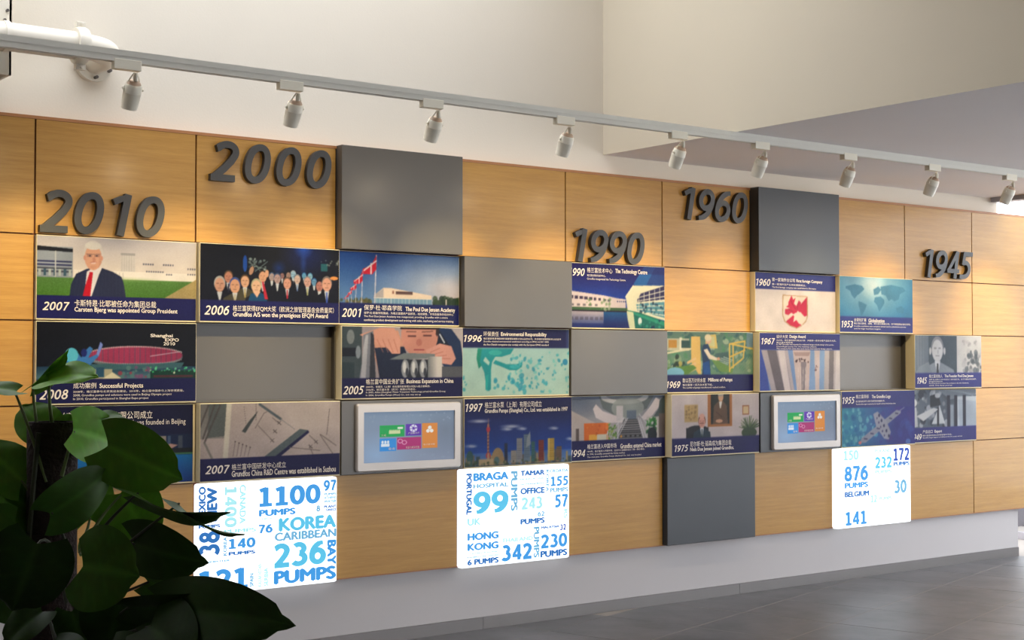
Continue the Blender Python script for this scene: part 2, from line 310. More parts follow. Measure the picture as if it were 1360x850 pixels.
def art_drawing(c):
    c.grad((186, 170, 166), (206, 190, 186), 0, 0, 1); c.ell(.75, .2, .3, .4, (222, 206, 198), .8, soft=1)
    c.grad((120, 116, 112), (150, 144, 140), 1, 0, .5, (0, 0, .18, .45)); c.poly([(.06, .0), (.18, 0), (.18, .42), (.05, .44)], (96, 102, 100)); c.poly([(.18, 0), (.215, 0), (.19, .72), (.155, .72)], (222, 212, 196))
    for a, b in (((.10, 0), (.02, .45)), ((.14, 0), (.03, .5)), ((.06, 0), (0, .3))): c.line([a, b], .025, (84, 76, 76), .8)
    c.line([(.03, .5), (.085, .72)], .03, (120, 118, 112), .8); c.poly([(.40, .1), (.38, .18), (.31, .39), (.285, .37), (.33, .25)], (72, 78, 78)); c.line([(.41, .02), (.56, .22)], .035, (92, 104, 112)); c.line([(.56, .22), (.66, .36)], .012, (150, 146, 150), .8)
    c.poly([(.43, .73), (.70, .36), (.76, .38), (.53, .73)], (96, 108, 112)); c.poly([(.76, .38), (.77, .41), (.55, .73), (.51, .73)], (34, 34, 78))
    for L in ([(.40, .30), (.5, .5)], [(.38, .33), (.44, .14), (.46, .12)], [(.77, .45), (.82, .54)], [(.85, .45), (.95, .72)], [(.85, .44), (.97, .6)], [(.62, .6), (.85, .66)], [(.77, .6), (.8, .72)], [(.5, .2), (.55, .28)], [(.92, .1), (.9, .45)]): c.line(L, .01, (110, 98, 98), .8)
    for k in range(5): c.line([(.24+k*.026, .5+.02*k), (.225+k*.026, .69)], .009, (120, 108, 106), .8); c.ell(.24+k*.026, .5+.02*k, .004, .01, (70, 60, 60))
    for x, y in ((.50, .5), (.82, .54), (.55, .27), (.52, .38), (.78, .6)): c.line([(x-.012, y-.02), (x+.012, y+.025)], .012, (100, 90, 90)); c.line([(x+.012, y-.02), (x-.012, y+.02)], .009, (100, 90, 90), .8)
    for k in range(9): c.ell(.30+.002*k, .05+k*.03, .003, .007, (110, 100, 100)); c.ell(.385, .02+k*.025, .003, .007, (90, 80, 84))
    c.noise(5, 3, None, 4); c.rect(0, .71, 1, 1, (34, 32, 84))
def art_academy(c):
    c.grad((20, 60, 140), (100, 140, 190), 1, 0, .72); c.ell(.85, .45, .7, .6, (196, 200, 216), .9, soft=1); c.ell(1, .6, .35, .35, (220, 196, 196), .7, soft=1)
    c.poly([(.28, .60), (.36, .49), (.42, .49), (.76, .58), (.76, .67), (.36, .64)], (236, 214, 196)); c.poly([(.28, .6), (.36, .50), (.36, .64), (.28, .67)], (176, 170, 176)); c.rect(.46, .535, .6, .575, (96, 70, 70)); c.rect(.43, .53, .445, .57, (150, 100, 90))
    c.rect(.28, .63, .76, .72, (120, 160, 190)); [c.rect(.3+k*.03, .64, .303+k*.03, .72, (220, 225, 228)) for k in range(15)]; c.rect(.28, .63, .76, .64, (230, 225, 220))
    c.blobs(60, (.78, .62, 1, .72), (.02, .05), [(40, 60, 40), (56, 76, 50), (30, 44, 36)], 3); c.blobs(30, (.0, .66, .26, .73), (.015, .03), [(96, 90, 50), (110, 100, 60), (70, 80, 50)], 6); c.rect(.88, .63, .89, .72, (220, 210, 200))
    for x, y in ((.30, .04), (.19, .27), (.14, .42), (.105, .52), (.08, .58), (.06, .62)):
        s = (.72-y)/.68; c.line([(x, y), (x-.012*s, .72)], .012*s+.004, (214, 208, 222)); L = .11*s
        c.poly([(x, y), (x-L*.35, y+.14*s), (x-L, y+.20*s), (x-L*.95, y+.27*s), (x-L*.3, y+.27*s), (x, y+.2*s)], (196, 24, 50)); c.line([(x-L*.9, y+.22*s), (x, y+.08*s)], .02*s, (236, 220, 226)); c.line([(x-L*.38, y+.12*s), (x-L*.38, y+.26*s)], .02*s, (236, 220, 226))
    c.rect(0, .71, 1, 1, (28, 34, 96))
def art_worker(c):
    c.grad((150, 140, 150), (190, 180, 186), 0, .1, 1); c.rect(0, 0, .16, .72, (60, 72, 80)); c.rect(0, .3, .14, .42, (24, 28, 40)); c.rect(0, .5, .1, .72, (44, 58, 66)); c.ell(.13, .36, .02, .09, (130, 140, 156)); c.ell(.07, .15, .03, .1, (150, 156, 164), .7)
    c.poly([(.24, .1), (.45, .05), (.52, .4), (.45, .72), (.30, .72), (.26, .4)], (206, 150, 130)); c.poly([(.26, .3), (.5, .28), (.6, .72), (.3, .72)], (26, 34, 60))
    c.poly([(.76, 0), (.9, .02), (.98, .2), (1, .45), (1, .6), (.85, .6), (.7, .2)], (26, 46, 86)); c.poly([(.7, .05), (.78, 0), (.9, .3), (.8, .5)], (24, 30, 50)); c.line([(.80, .1), (.84, .22)], .02, (210, 214, 226))
    c.ell(.63, .12, .155, .3, (206, 142, 128)); c.rect(.47, 0, .79, .035, (50, 34, 36)); c.poly([(.77, .0), (.8, 0), (.78, .14), (.765, .1)], (48, 34, 36)); c.rect(.53, .12, .60, .145, (70, 40, 44), .8); c.rect(.66, .11, .73, .135, (70, 40, 44), .8); c.line([(.52, .07), (.60, .07)], .014, (90, 60, 56), .8); c.line([(.65, .07), (.74, .06)], .014, (90, 60, 56), .8); c.ell(.625, .22, .025, .05, (188, 120, 108)); c.rect(.58, .315, .67, .335, (150, 70, 76), .9)
    c.poly([(.14, .12), (.3, .02), (.42, .02), (.47, .2), (.47, .38), (.40, .38), (.36, .30), (.3, .26), (.25, .2)], (216, 156, 140)); [c.line([(.28+k*.045, .18), (.33+k*.04, .36)], .012, (176, 112, 100), .8) for k in range(4)]
    c.poly([(.68, .33), (.80, .23), (.9, .27), (.94, .45), (.9, .54), (.82, .52), (.78, .44), (.7, .4)], (220, 158, 146)); [c.line([(.72+k*.03, .36+k*.03), (.80+k*.03, .30+k*.05)], .012, (180, 116, 108), .8) for k in range(4)]
    c.poly([(.17, .12), (.25, .06), (.27, .72), (.14, .72), (.17, .4)], (120, 124, 140)); c.poly([(.23, .08), (.255, .12), (.27, .72), (.22, .72)], (50, 52, 64)); c.poly([(.17, .3), (.19, .12), (.21, .12), (.19, .72), (.15, .72)], (170, 172, 186))
    c.poly([(.38, .46), (.5, .37), (.76, .38), (.76, .44), (.5, .46)], (120, 128, 134)); c.grad((120, 124, 130), (214, 208, 206), 0, .70, .78, (.70, .42, .82, .72)); c.rect(.82, .56, 1, .72, (86, 88, 96)); c.rect(.5, .46, .70, .72, (40, 44, 54))
    for k in range(3): c.ell(.51+k*.075, .59, .032, .13, (150, 154, 164)); c.ell(.505+k*.075, .57, .014, .08, (220, 222, 228)); c.ell(.525+k*.075, .64, .012, .06, (60, 64, 76))
    c.rect(0, .72, 1, 1, (24, 22, 74))
def art_splash(c):
    c.grad((168, 206, 206), (186, 220, 208), 1, .3, 1); T = (30, 150, 160)
    c.poly([(.14, .30), (.19, .30), (.2, .5), (.15, .6), (.13, .45)], (30, 140, 120)); c.poly([(.18, .3), (.47, .3), (.44, .38), (.36, .42), (.3, .42), (.27, .5), (.26, .62), (.26, .9), (.24, .93), (.22, .9), (.2, .65), (.16, .5)], T)
    c.poly([(.21, .42), (.25, .5), (.24, .55), (.19, .48)], (180, 214, 208)); c.poly([(.3, .47), (.4, .53), (.5, .53), (.55, .50), (.545, .57), (.5, .62), (.43, .62), (.36, .57), (.28, .52)], T); c.ell(.48, .57, .05, .03, (60, 180, 190), .8); c.poly([(.21, .7), (.24, .68), (.23, .93), (.21, .9)], (40, 170, 170)); c.ell(.30, .36, .06, .04, (60, 180, 175), .8)
    c.blobs(90, (.42, .34, 1, .98), (.006, .028), [(60, 170, 190), (90, 190, 200), (40, 150, 180), (120, 205, 205)], 7, .75, 1.4); c.blobs(26, (.28, .7, .8, .95), (.012, .04), [(50, 170, 190), (40, 150, 180)], 12, .7, 1.3); c.ell(.96, .5, .025, .05, (50, 140, 180)); c.blobs(8, (0, .7, .05, .95), (.01, .03), [(60, 170, 190)], 3)
    c.rect(0, 0, 1, .29, (28, 28, 84)); c.grad((28, 28, 84), (60, 80, 130), 0, .96, 1, (.96, 0, 1, .29))
def art_skyline(c):
    c.grad((22, 22, 78), (30, 80, 176), 1, .12, .85); c.grad((40, 90, 180), (120, 150, 190), 1, .7, 1, (0, .8, 1, 1))
    for x, y, a in ((.13, .33, .12), (.42, .42, .12), (.38, .46, .07), (.52, .46, .06), (.82, .47, .06), (.06, .69, .07), (.98, .64, .05)): c.ell(x, y, a, .035, (226, 226, 236), .8, 0, 1.0); c.ell(x+.02, y+.01, a*.6, .02, (210, 214, 230), .7, soft=1)
    r = random.Random(3); C = [(150, 130, 100), (96, 90, 90), (120, 110, 100), (60, 80, 90), (170, 150, 110), (84, 110, 110)]
    for k in range(46): x = r.uniform(0, .97); h = r.uniform(.04, .16); c.rect(x, .95-h, x+r.uniform(.015, .035), 1, r.choice(C))
    for x, w_, t, k in ((.475, .05, .6, (150, 150, 156)), (.54, .06, .55, (110, 130, 150)), (.61, .035, .66, (60, 110, 110)), (.68, .05, .64, (140, 60, 50)), (.77, .06, .62, (196, 160, 70)), (.36, .03, .67, (40, 50, 80)), (.42, .05, .78, (170, 160, 150)), (.85, .05, .75, (120, 96, 80))): c.rect(x, t, x+w_, .96, k); [c.rect(x+.004, t+.03*j, x+w_-.004, t+.03*j+.008, [q*.6 for q in k], .6) for j in range(int((.94-t)/.03))]
    c.poly([(.57, .60), (.6, .5), (.605, .7), (.56, .75)], (150, 160, 170)); c.rect(.765, .62, .785, .96, (230, 200, 110), .7)
    c.rect(.205, .44, .222, .86, (196, 140, 96)); [c.rect(.209, .48+k*.05, .218, .5+k*.05, (110, 50, 60)) for k in range(8)]; c.ell(.214, .455, .017, .045, (196, 60, 70)); c.ell(.214, .40, .009, .03, (190, 110, 90)); c.line([(.215, .30), (.215, .42)], .012, (180, 140, 110)); c.ell(.214, .84, .022, .05, (190, 70, 76)); c.poly([(.2, .95), (.208, .8), (.222, .8), (.23, .95)], (190, 150, 120))
    c.ell(.30, .9, .055, .17, (170, 140, 100)); c.ell(.29, .92, .025, .06, (90, 120, 120)); c.rect(.13, .89, .26, 1, (196, 170, 130)); c.ell(.05, .85, .03, .09, (50, 90, 90)); c.rect(.03, .86, .07, 1, (60, 100, 100)); c.blobs(50, (0, .93, 1, 1), (.01, .03), [(70, 90, 60), (50, 70, 50), (150, 140, 110)], 4); c.rect(0, .985, 1, 1, (70, 80, 90)); c.rect(0, 0, 1, .15, (24, 24, 80)); 
def art_centre(c):
    c.grad((34, 28, 100), (30, 60, 160), 1, .15, .5); c.poly([(.66, .3), (.78, 0), (1, 0), (1, .35), (.7, .33)], (44, 100, 170)); c.poly([(.8, .3), (.9, 0), (1, 0), (1, .3)], (40, 60, 130), .8)
    c.poly([(0, .43), (.35, .49), (.5, .53), (.58, .54), (.58, .70), (0, .70)], (222, 206, 212)); [c.rect(.01+k*.048, .50+.006*k, .045+k*.048-.01*(k > 4), .55+.004*k, (60, 50, 80)) for k in range(9)]; [c.rect(.02+k*.06, .63, .05+k*.06, .66, (90, 84, 100), .8) for k in range(5)]
    c.rect(0, .68, .6, .72, (60, 96, 60)); c.rect(0, .72, .6, .745, (34, 26, 40)); [c.rect(.49+k*.02, .565, .5+k*.02, .59, (40, 50, 110)) for k in range(5)]
    c.grad((170, 160, 176), (30, 50, 120), 1, .76, 1, (0, .745, .6, 1)); c.grad((30, 100, 150), (20, 30, 100), 1, .7, .95, (.35, .745, .62, 1)); [c.rect(.01+k*.05, .83, .045+k*.05, .88, (80, 76, 100), .7) for k in range(7)]; c.rect(0, .93, .6, 1, (22, 34, 104), .8)
    c.blobs(20, (.33, .54, .42, .72), (.01, .03), [(120, 150, 110), (160, 170, 150)], 2, .7); c.blobs(8, (.18, .55, .22, .72), (.01, .02), [(90, 130, 80)], 2, .7)
    c.poly([(.58, .5), (.66, .32), (1, .30), (1, .86), (.6, .72)], (238, 232, 204)); c.poly([(.70, .55), (.74, .44), (1, .30), (1, .52), (.7, .58)], (50, 46, 90)); c.poly([(.69, .6), (1, .56), (1, .82), (.7, .71)], (90, 150, 170))
    for k in range(6): c.line([(.72+k*.056, .60-.045*k+.12), (.72+k*.056, .46-.03*k)], .012, (240, 236, 214))
    for a, b in ((.50, .38), (.55, .47), (.59, .53), (.63, .62), (.67, .70), (.70, .78)): c.line([(.68, a+.02), (1, b)], .014, (236, 232, 212))
    c.blobs(30, (.74, .58, 1, .76), (.008, .03), [(30, 60, 90), (40, 110, 120), (20, 40, 60)], 11, .7); c.line([(.58, .5), (.66, .32)], .02, (250, 246, 220))
    c.poly([(.6, .71), (.72, .74), (1, .87), (1, 1), (.62, 1)], (24, 110, 100)); c.poly([(.6, .71), (1, .89), (1, .95), (.8, .85), (.68, .78)], (40, 150, 120)); c.poly([(.59, .72), (.66, .74), (.68, 1), (.62, 1), (.6, .85)], (220, 226, 190)); c.ell(.73, .88, .02, .06, (220, 230, 230)); c.blobs(14, (.7, .85, .95, .98), (.01, .03), [(20, 60, 70), (20, 40, 80), (60, 160, 140)], 3, .7); c.rect(0, 0, 1, .13, (34, 26, 98), .5)
def art_stairs(c):
    c.grad((110, 120, 140), (170, 166, 174), 1, 0, .5); c.ell(.1, .1, .25, .3, (84, 96, 124), .7, soft=1); c.poly([(0, .2), (.3, .45), (.4, .7), (0, .7)], (186, 176, 178)); c.rect(.15, .42, .4, .7, (216, 110, 40)); c.rect(.2, .6, .38, .7, (230, 170, 60)); c.blobs(10, (.18, .44, .4, .6), (.01, .03), [(240, 140, 60), (180, 80, 30)], 2, .6); c.rect(.28, .6, .38, .7, (210, 206, 190))
    c.rect(.07, .5, .10, .7, (96, 84, 84)); c.poly([(.3, 0), (.88, 0), (.8, .22), (.6, .35), (.5, .35), (.34, .2)], (96, 106, 112)); c.ell(.57, .02, .25, .12, (190, 190, 196)); c.ell(.57, -.02, .2, .1, (130, 136, 142)); c.ell(.6, .2, .17, .17, (150, 158, 160), .8)
    c.poly([(.24, .2), (.27, .13), (.34, .24), (.5, .33), (.56, .36), (.54, .43), (.38, .43), (.27, .34)], (214, 204, 212)); c.poly([(.74, .36), (.84, .18), (.9, .04), (.94, .08), (.93, .2), (.86, .33), (.78, .4)], (214, 204, 212)); c.poly([(.94, .1), (1, 0), (1, .3), (.86, .38), (.93, .22)], (70, 84, 88)); c.rect(.48, .16, .55, .4, (196, 192, 200)); c.rect(.8, .35, 1, .7, (190, 186, 186)); c.rect(.93, .3, 1, .7, (110, 100, 100)); c.rect(.88, .4, .92, .7, (210, 206, 206))
    c.poly([(.56, .38), (.70, .38), (.76, .7), (.48, .7)], (54, 54, 62)); [c.line([(.565-.0095*k, .4+.035*k), (.70+.0065*k, .4+.035*k)], .011, (170, 168, 172)) for k in range(9)]; c.rect(.59, .24, .69, .38, (96, 110, 130)); [c.rect(.52+k*.05, .63, .54+k*.05, .66, (26, 26, 30)) for k in range(5)]; c.ell(.53, .645, .01, .02, (230, 160, 60))
    for L in ([(.38, .6), (.56, .35)], [(.45, .7), (.58, .38)], [(.48, .7), (.6, .36)], [(.77, .7), (.71, .36)], [(.8, .7), (.73, .38)], [(.83, .52), (.72, .3)], [(.5, .7), (.5, .4)], [(.39, .72), (.39, .55)]): c.line(L, .014, (206, 206, 216))
    c.blobs(34, (.4, .45, .48, .68), (.01, .035), [(110, 150, 50), (70, 120, 40), (140, 170, 70)], 5, .8, .5); c.blobs(40, (.8, .38, .9, .62), (.015, .04), [(40, 110, 50), (30, 80, 50), (60, 140, 60)], 6, .9, .6); c.ell(.86, .64, .05, .12, (26, 34, 42)); c.rect(0, .69, 1, 1, (30, 30, 90))
def art_factory(c):
    c.grad((90, 120, 110), (110, 150, 120), 1, 0, .7); c.blobs(130, (0, 0, 1, .7), (.015, .05), [(60, 110, 110), (190, 200, 170), (80, 140, 100), (40, 80, 90), (150, 170, 130)], 3, .6, 1.5); c.rect(0, .12, .26, .32, (214, 204, 180), .8); c.rect(.03, .14, .12, .27, (190, 140, 60)); c.rect(.15, .1, .18, .3, (230, 226, 206)); c.line([(0, .36), (.3, .28)], .03, (220, 210, 180)); c.rect(.17, .15, .27, .27, (50, 80, 80))
    c.poly([(.28, .08), (.38, .08), (.39, .7), (.36, .7), (.28, .5)], (230, 190, 110)); c.poly([(.44, .06), (.56, .04), (.58, .28), (.44, .26)], (216, 190, 110)); c.poly([(.46, .09), (.54, .08), (.55, .25), (.46, .23)], (200, 200, 150)); [c.poly([(.23, .50+k*.08), (.33, .42+k*.08), (.34, .46+k*.08), (.24, .54+k*.08)], (236, 196, 140)) for k in range(3)]; c.blobs(12, (.1, .4, .2, .62), (.02, .05), [(40, 60, 50), (190, 170, 90)], 5, .8)
    c.poly([(0, .6), (.3, .55), (.34, .6), (.24, .7), (0, .7)], (96, 140, 60)); c.ell(.1, .68, .1, .09, (130, 190, 220)); c.poly([(.55, .36), (.7, .33), (.72, .5), (.6, .5)], (70, 100, 100)); [c.line([(.53+.03*k, .5-.02*k), (.68+.02*k, .56-.02*k)], .018, (170, 190, 180)) for k in range(5)]; c.poly([(.5, .45), (.55, .45), (.76, .62), (.76, .7), (.6, .66)], (110, 150, 80))
    for L in ([(.72, .2), (.72, .66)], [(.72, .2), (.9, .15)], [(.9, .15), (.88, .44)], [(.72, .62), (.88, .44)], [(.72, .42), (.9, .3)], [(.74, .2), (1, .28)], [(.76, .2), (.76, .6)]): c.line(L, .028, (226, 190, 90))
    [c.line([(.74+.03*k, .7), (.9+.03*k, .42)], .02, (120, 140, 120), .8) for k in range(6)]; c.rect(.92, 0, 1, .25, (110, 140, 160))
    c.poly([(.40, .72), (.41, .5), (.395, .32), (.42, .21), (.47, .2), (.5, .3), (.49, .48), (.5, .72)], (36, 60, 96)); c.poly([(.41, .52), (.48, .48), (.5, .72), (.42, .72)], (30, 80, 150)); c.poly([(.42, .3), (.46, .28), (.5, .38), (.58, .44), (.57, .48), (.48, .45)], (236, 220, 200)); c.ell(.475, .13, .035, .075, (226, 180, 150)); c.ell(.47, .1, .038, .06, (230, 214, 180)); c.ell(.59, .45, .02, .025, (226, 170, 140)); c.rect(0, .71, 1, 1, NAVY)
def art_office(c):
    c.grad((206, 194, 198), (196, 184, 186), 0, 0, 1); c.rect(.14, .17, .29, .45, (190, 160, 110)); c.blobs(30, (.16, .2, .27, .42), (.01, .025), [(120, 100, 70), (160, 130, 80)], 2, .6)
    c.rect(.40, -.1, .68, .54, (170, 110, 60)); c.rect(.435, -.1, .65, .5, (36, 38, 30)); c.poly([(.46, .5), (.47, .2), (.53, .11), (.57, .11), (.62, .2), (.63, .5)], (96, 72, 54)); c.ell(.55, .05, .03, .08, (206, 160, 130)); c.ell(.55, .01, .034, .04, (170, 160, 150)); c.poly([(.53, .13), (.565, .13), (.55, .24), (.54, .24)], (220, 216, 210)); c.ell(.53, .45, .04, .03, (200, 150, 120)); c.line([(.5, .3), (.56, .38)], .02, (76, 56, 42))
    c.rect(.80, .2, .88, .36, (150, 90, 60)); c.rect(.81, .22, .87, .34, (206, 180, 140)); c.rect(.16, .55, .41, .72, (26, 26, 34)); c.ell(.285, .58, .12, .07, (30, 30, 38)); face(c, .335, .45, .1, (110, 70, 50), (222, 160, 146), (34, 54, 70), (226, 226, 236), (40, 60, 60), .72, 2.6); c.rect(.31, .47, .36, .485, (96, 60, 50)); c.ell(.335, .36, .03, .04, (226, 170, 156))
    r = random.Random(2)
    for _ in range(60): a = r.uniform(-2.9, -.2); L = r.uniform(.1, .3); c.line([(.88, .62), (.88+math.cos(a)*L*.5, .62+math.sin(a)*L*.8)], .014, r.choice([(60, 84, 50), (40, 64, 40), (90, 110, 66)]), .8)
    c.ell(.88, .66, .09, .09, (50, 72, 44)); c.rect(0, .71, 1, 1, NAVY)
def art_crest(c):
    c.grad((228, 216, 216), (244, 228, 222), 0, 0, 1); R = (206, 32, 70); Wt = (240, 222, 206)
    c.poly([(.33, .37), (.64, .385), (.645, .72), (.62, .83), (.56, .91), (.50, .95), (.42, .91), (.35, .83), (.325, .72)], (190, 150, 110)); c.poly([(.34, .385), (.63, .395), (.63, .72), (.61, .82), (.555, .9), (.49, .935), (.42, .89), (.36, .82), (.335, .72)], Wt); c.poly([(.63, .4), (.63, .72), (.615, .76), (.50, .62)], R); c.poly([(.46, .72), (.57, .88), (.5, .935), (.42, .89), (.37, .83)], R)
    c.poly([(.40, .5), (.44, .38), (.46, .45), (.49, .42), (.47, .52), (.5, .56), (.53, .46), (.56, .5), (.53, .6), (.50, .68), (.46, .7), (.42, .66), (.36, .68), (.37, .64), (.42, .6), (.37, .58), (.40, .55)], R); c.poly([(.36, .62), (.43, .6), (.45, .66), (.40, .72), (.36, .7)], R); c.poly([(.48, .68), (.55, .66), (.6, .74), (.63, .72), (.62, .8), (.56, .84), (.58, .9), (.53, .86), (.5, .8), (.46, .84), (.47, .76)], Wt)
    for L in ([(.43, .47), (.49, .62)], [(.40, .62), (.46, .66)], [(.52, .5), (.51, .62)]): c.line(L, .012, (110, 20, 40), .7)
    c.rect(0, 0, 1, .29, (52, 58, 134))
def art_pipes(c):
    c.grad((110, 140, 200), (150, 180, 220), 0, 0, 1); c.poly([(0, .3), (.05, .3), (.12, 1), (0, 1)], (60, 80, 170))
    for P, k in (([(.02, .3), (.34, .3), (.42, 1), (.14, 1)], (176, 166, 176)), ([(.09, .3), (.2, .3), (.3, 1), (.2, 1)], (110, 102, 112)), ([(.22, .3), (.3, .3), (.37, 1), (.3, 1)], (220, 208, 214)), ([(.30, .3), (.34, .3), (.42, 1), (.39, 1)], (190, 180, 190)), ([(.40, .29), (.62, .29), (.6, 1), (.45, 1)], (210, 190, 190)), ([(.50, .5), (.57, .5), (.55, 1), (.51, 1)], (140, 130, 140)), ([(.41, .33), (.62, .33), (.6, .4), (.43, .4)], (176, 150, 150)), ([(.67, .3), (.74, .3), (.73, 1), (.68, 1)], (214, 196, 196)), ([(.80, .3), (1, .3), (1, 1), (.79, 1)], (196, 186, 188)), ([(.86, .3), (.92, .3), (.91, 1), (.85, 1)], (130, 122, 126)), ([(.95, .3), (1, .3), (1, 1), (.93, 1)], (226, 216, 218))): c.poly(P, k)
    c.blobs(9, (.44, .44, .6, .52), (.012, .025), [(60, 40, 50)], 4, .9); c.blobs(5, (.68, .55, .73, .7), (.01, .02), [(90, 60, 70)], 4, .8); [c.line([(.47+.03*k, .6), (.46+.03*k, 1)], .01, (240, 226, 222), .8) for k in range(4)]; c.rect(0, 0, 1, .295, (50, 54, 130))
def art_map(c):
    c.grad((70, 140, 180), (60, 130, 176), 1, 0, .72); c.ell(.42, .1, .6, .75, (190, 226, 236), .9, soft=1); c.ell(.45, .15, .2, .3, (236, 246, 250), .8, soft=1); L = (66, 128, 164)
    for P in ([(.08, .18), (.2, .14), (.3, .16), (.33, .22), (.27, .3), (.23, .34), (.2, .4), (.16, .34), (.14, .26), (.08, .22)], [(.25, .44), (.3, .46), (.36, .5), (.34, .58), (.3, .68), (.28, .7), (.27, .6), (.25, .52)], [(.45, .22), (.52, .16), (.56, .22), (.52, .3), (.46, .32)], [(.47, .36), (.55, .34), (.6, .4), (.6, .46), (.56, .56), (.53, .62), (.5, .5), (.46, .44)], [(.55, .16), (.7, .12), (.86, .16), (.9, .22), (.82, .28), (.8, .38), (.74, .42), (.7, .38), (.66, .42), (.62, .32), (.56, .3)], [(.76, .54), (.84, .5), (.88, .56), (.86, .64), (.78, .62)]): c.poly(P, L, .85)
    c.rect(0, .715, 1, 1, (52, 60, 138))
def art_pendant(c):
    c.grad((60, 150, 180), (50, 50, 140), 0, .1, .75); c.blobs(70, (0, .28, .45, 1), (.012, .05), [(120, 210, 220), (40, 120, 170), (160, 226, 226), (30, 100, 160)], 5, .5, 1.4); c.blobs(30, (.5, .3, 1, 1), (.03, .09), [(40, 40, 130), (60, 80, 170), (70, 50, 140)], 6, .4, 1.3)
    G = (150, 152, 172); c.poly([(.26, .85), (.74, .36), (.80, .38), (.80, .42), (.32, .93), (.24, .94)], G); c.line([(.78, .38), (.85, .32)], .02, (130, 130, 170)); c.poly([(.42, .42), (.48, .38), (.6, .56), (.66, .76), (.63, .9), (.57, .88), (.46, .66)], (160, 160, 178)); c.ell(.24, .93, .02, .03, (230, 130, 130))
    for k in range(6): c.line([(.30+k*.085, .86-k*.088), (.335+k*.085, .87-k*.088)], .022, (50, 50, 96)) if k != 3 else None
    for k in range(5): c.ell(.50+k*.033, .45+k*.095, .012, .03, (40, 46, 90)); c.ell(.47+k*.025, .5+k*.08, .008, .02, (60, 60, 110))
    c.ell(.90, .95, .035, .05, (90, 120, 200)); c.rect(0, 0, 1, .3, (52, 56, 130))
def art_founder(c):
    c.grad((130, 140, 154), (110, 122, 136), 0, 0, .2); c.rect(.2, 0, .62, .72, (70, 84, 96)); c.rect(.62, 0, 1, .72, (214, 212, 214)); [c.rect(.02+.04*k, 0, .035+.04*k, .72, (110, 122, 136)) for k in range(5)]; face(c, .33, .27, .22, (150, 150, 156), (226, 224, 224), (150, 158, 168), (236, 236, 238), (50, 54, 60), .72, 3.0); c.ell(.225, .3, .016, .07, (214, 212, 212)); c.ell(.435, .3, .016, .07, (214, 212, 212)); c.poly([(.0, .74), (.06, .6), (.2, .5), (.25, .74)], (136, 146, 158))
    c.blobs(50, (.72, .3, 1, .7), (.02, .07), [(150, 150, 154), (96, 104, 112), (196, 196, 198), (70, 80, 88)], 4, .7); c.blobs(14, (.7, .1, .92, .2), (.02, .04), [(190, 188, 190), (160, 160, 164)], 7, .6); c.rect(0, .715, 1, 1, (48, 52, 134))
def art_export(c):
    c.grad((110, 120, 134), (60, 70, 84), 0, 0, 1); c.blobs(60, (0, 0, .6, .7), (.02, .09), [(40, 44, 58), (150, 156, 166), (210, 212, 218), (80, 88, 100)], 9, .7); c.poly([(.4, 0), (1, 0), (1, .12), (.6, .2)], (130, 140, 152)); [c.line([(.5+.06*k, .02), (1, .1+.02*k)], .012, (170, 178, 188), .6) for k in range(5)]
    c.rect(.68, .15, 1, .72, (196, 204, 216)); c.poly([(.72, .2), (1, .25), (1, .72), (.74, .72)], (176, 188, 204)); [c.rect(a, .12, a+.045, .74, (34, 34, 54)) for a in (.55, .66, .79)]; c.rect(.6, .3, .65, .72, (150, 160, 174)); c.poly([(.32, .66), (.44, .3), (.52, .66)], (220, 222, 226)); c.rect(.4, .35, .43, .7, (36, 36, 48)); c.poly([(.1, .5), (.35, .35), (.42, .38), (.2, .6)], (220, 220, 222)); c.poly([(.3, .12), (.42, .08), (.46, .3), (.3, .34)], (30, 34, 46)); c.ell(.41, .12, .04, .05, (200, 200, 204)); c.ell(.05, .25, .06, .08, (226, 226, 228)); c.poly([(0, .3), (.1, .34), (.12, .7), (0, .72)], (206, 208, 212)); c.rect(0, .72, 1, 1, (50, 50, 130))
def art_screen(c):
    c.grad((128, 150, 176), (140, 152, 176), 1, 0, 1); c.ell(.15, .85, .4, .5, (150, 186, 226), .7, soft=1); c.ell(.9, .4, .4, .6, (108, 118, 136), .6, soft=1)
    r = random.Random(4)
    for _ in range(30):
        x, y = (r.uniform(.02, .98), r.uniform(.04, .2)) if r.random() < .7 else (r.uniform(.55, .95), r.uniform(.85, .97)); c.ell(x, y, .012, .022, (150, 168, 190), .35); c.ell(x, y, .008, .014, (132, 150, 174), .5)
    c.rect(.18, .27, .445, .5, (20, 168, 84)); c.rect(.46, .26, .63, .49, (96, 50, 176)); c.rect(.64, .25, .81, .75, (222, 140, 60)); c.rect(.18, .53, .355, .78, (50, 146, 226)); c.rect(.365, .52, .63, .76, (176, 44, 116))
    c.rect(.28, .38, .40, .44, (210, 226, 170)); c.rect(.37, .31, .43, .35, (226, 236, 220)); [c.rect(.285+.02*k, .36, .297+.02*k, .4, (210, 226, 170)) for k in range(6)]
    c.ell(.545, .345, .042, .075, (226, 226, 246)); c.ell(.545, .345, .014, .025, (96, 50, 176)); [c.line([(.545, .345), (.545+.04*math.cos(k), .345+.07*math.sin(k))], .01, (96, 50, 176)) for k in range(0, 7)]
    for dx, dy in ((0, -.03), (-.02, .035), (.02, .035)): c.ell(.725+dx, .37+dy, .02, .036, (240, 240, 236))
    for k in range(3): c.ell(.21+.03*k, .60, .012, .03, (230, 240, 250)); c.rect(.195+.03*k, .63, .225+.03*k, .69, (230, 240, 250))
    c.ell(.40, .59, .028, .045, (226, 150, 190)); c.ell(.40, .59, .018, .03, (176, 44, 116)); c.ell(.445, .62, .028, .045, (226, 150, 190)); c.ell(.445, .62, .018, .03, (176, 44, 116))
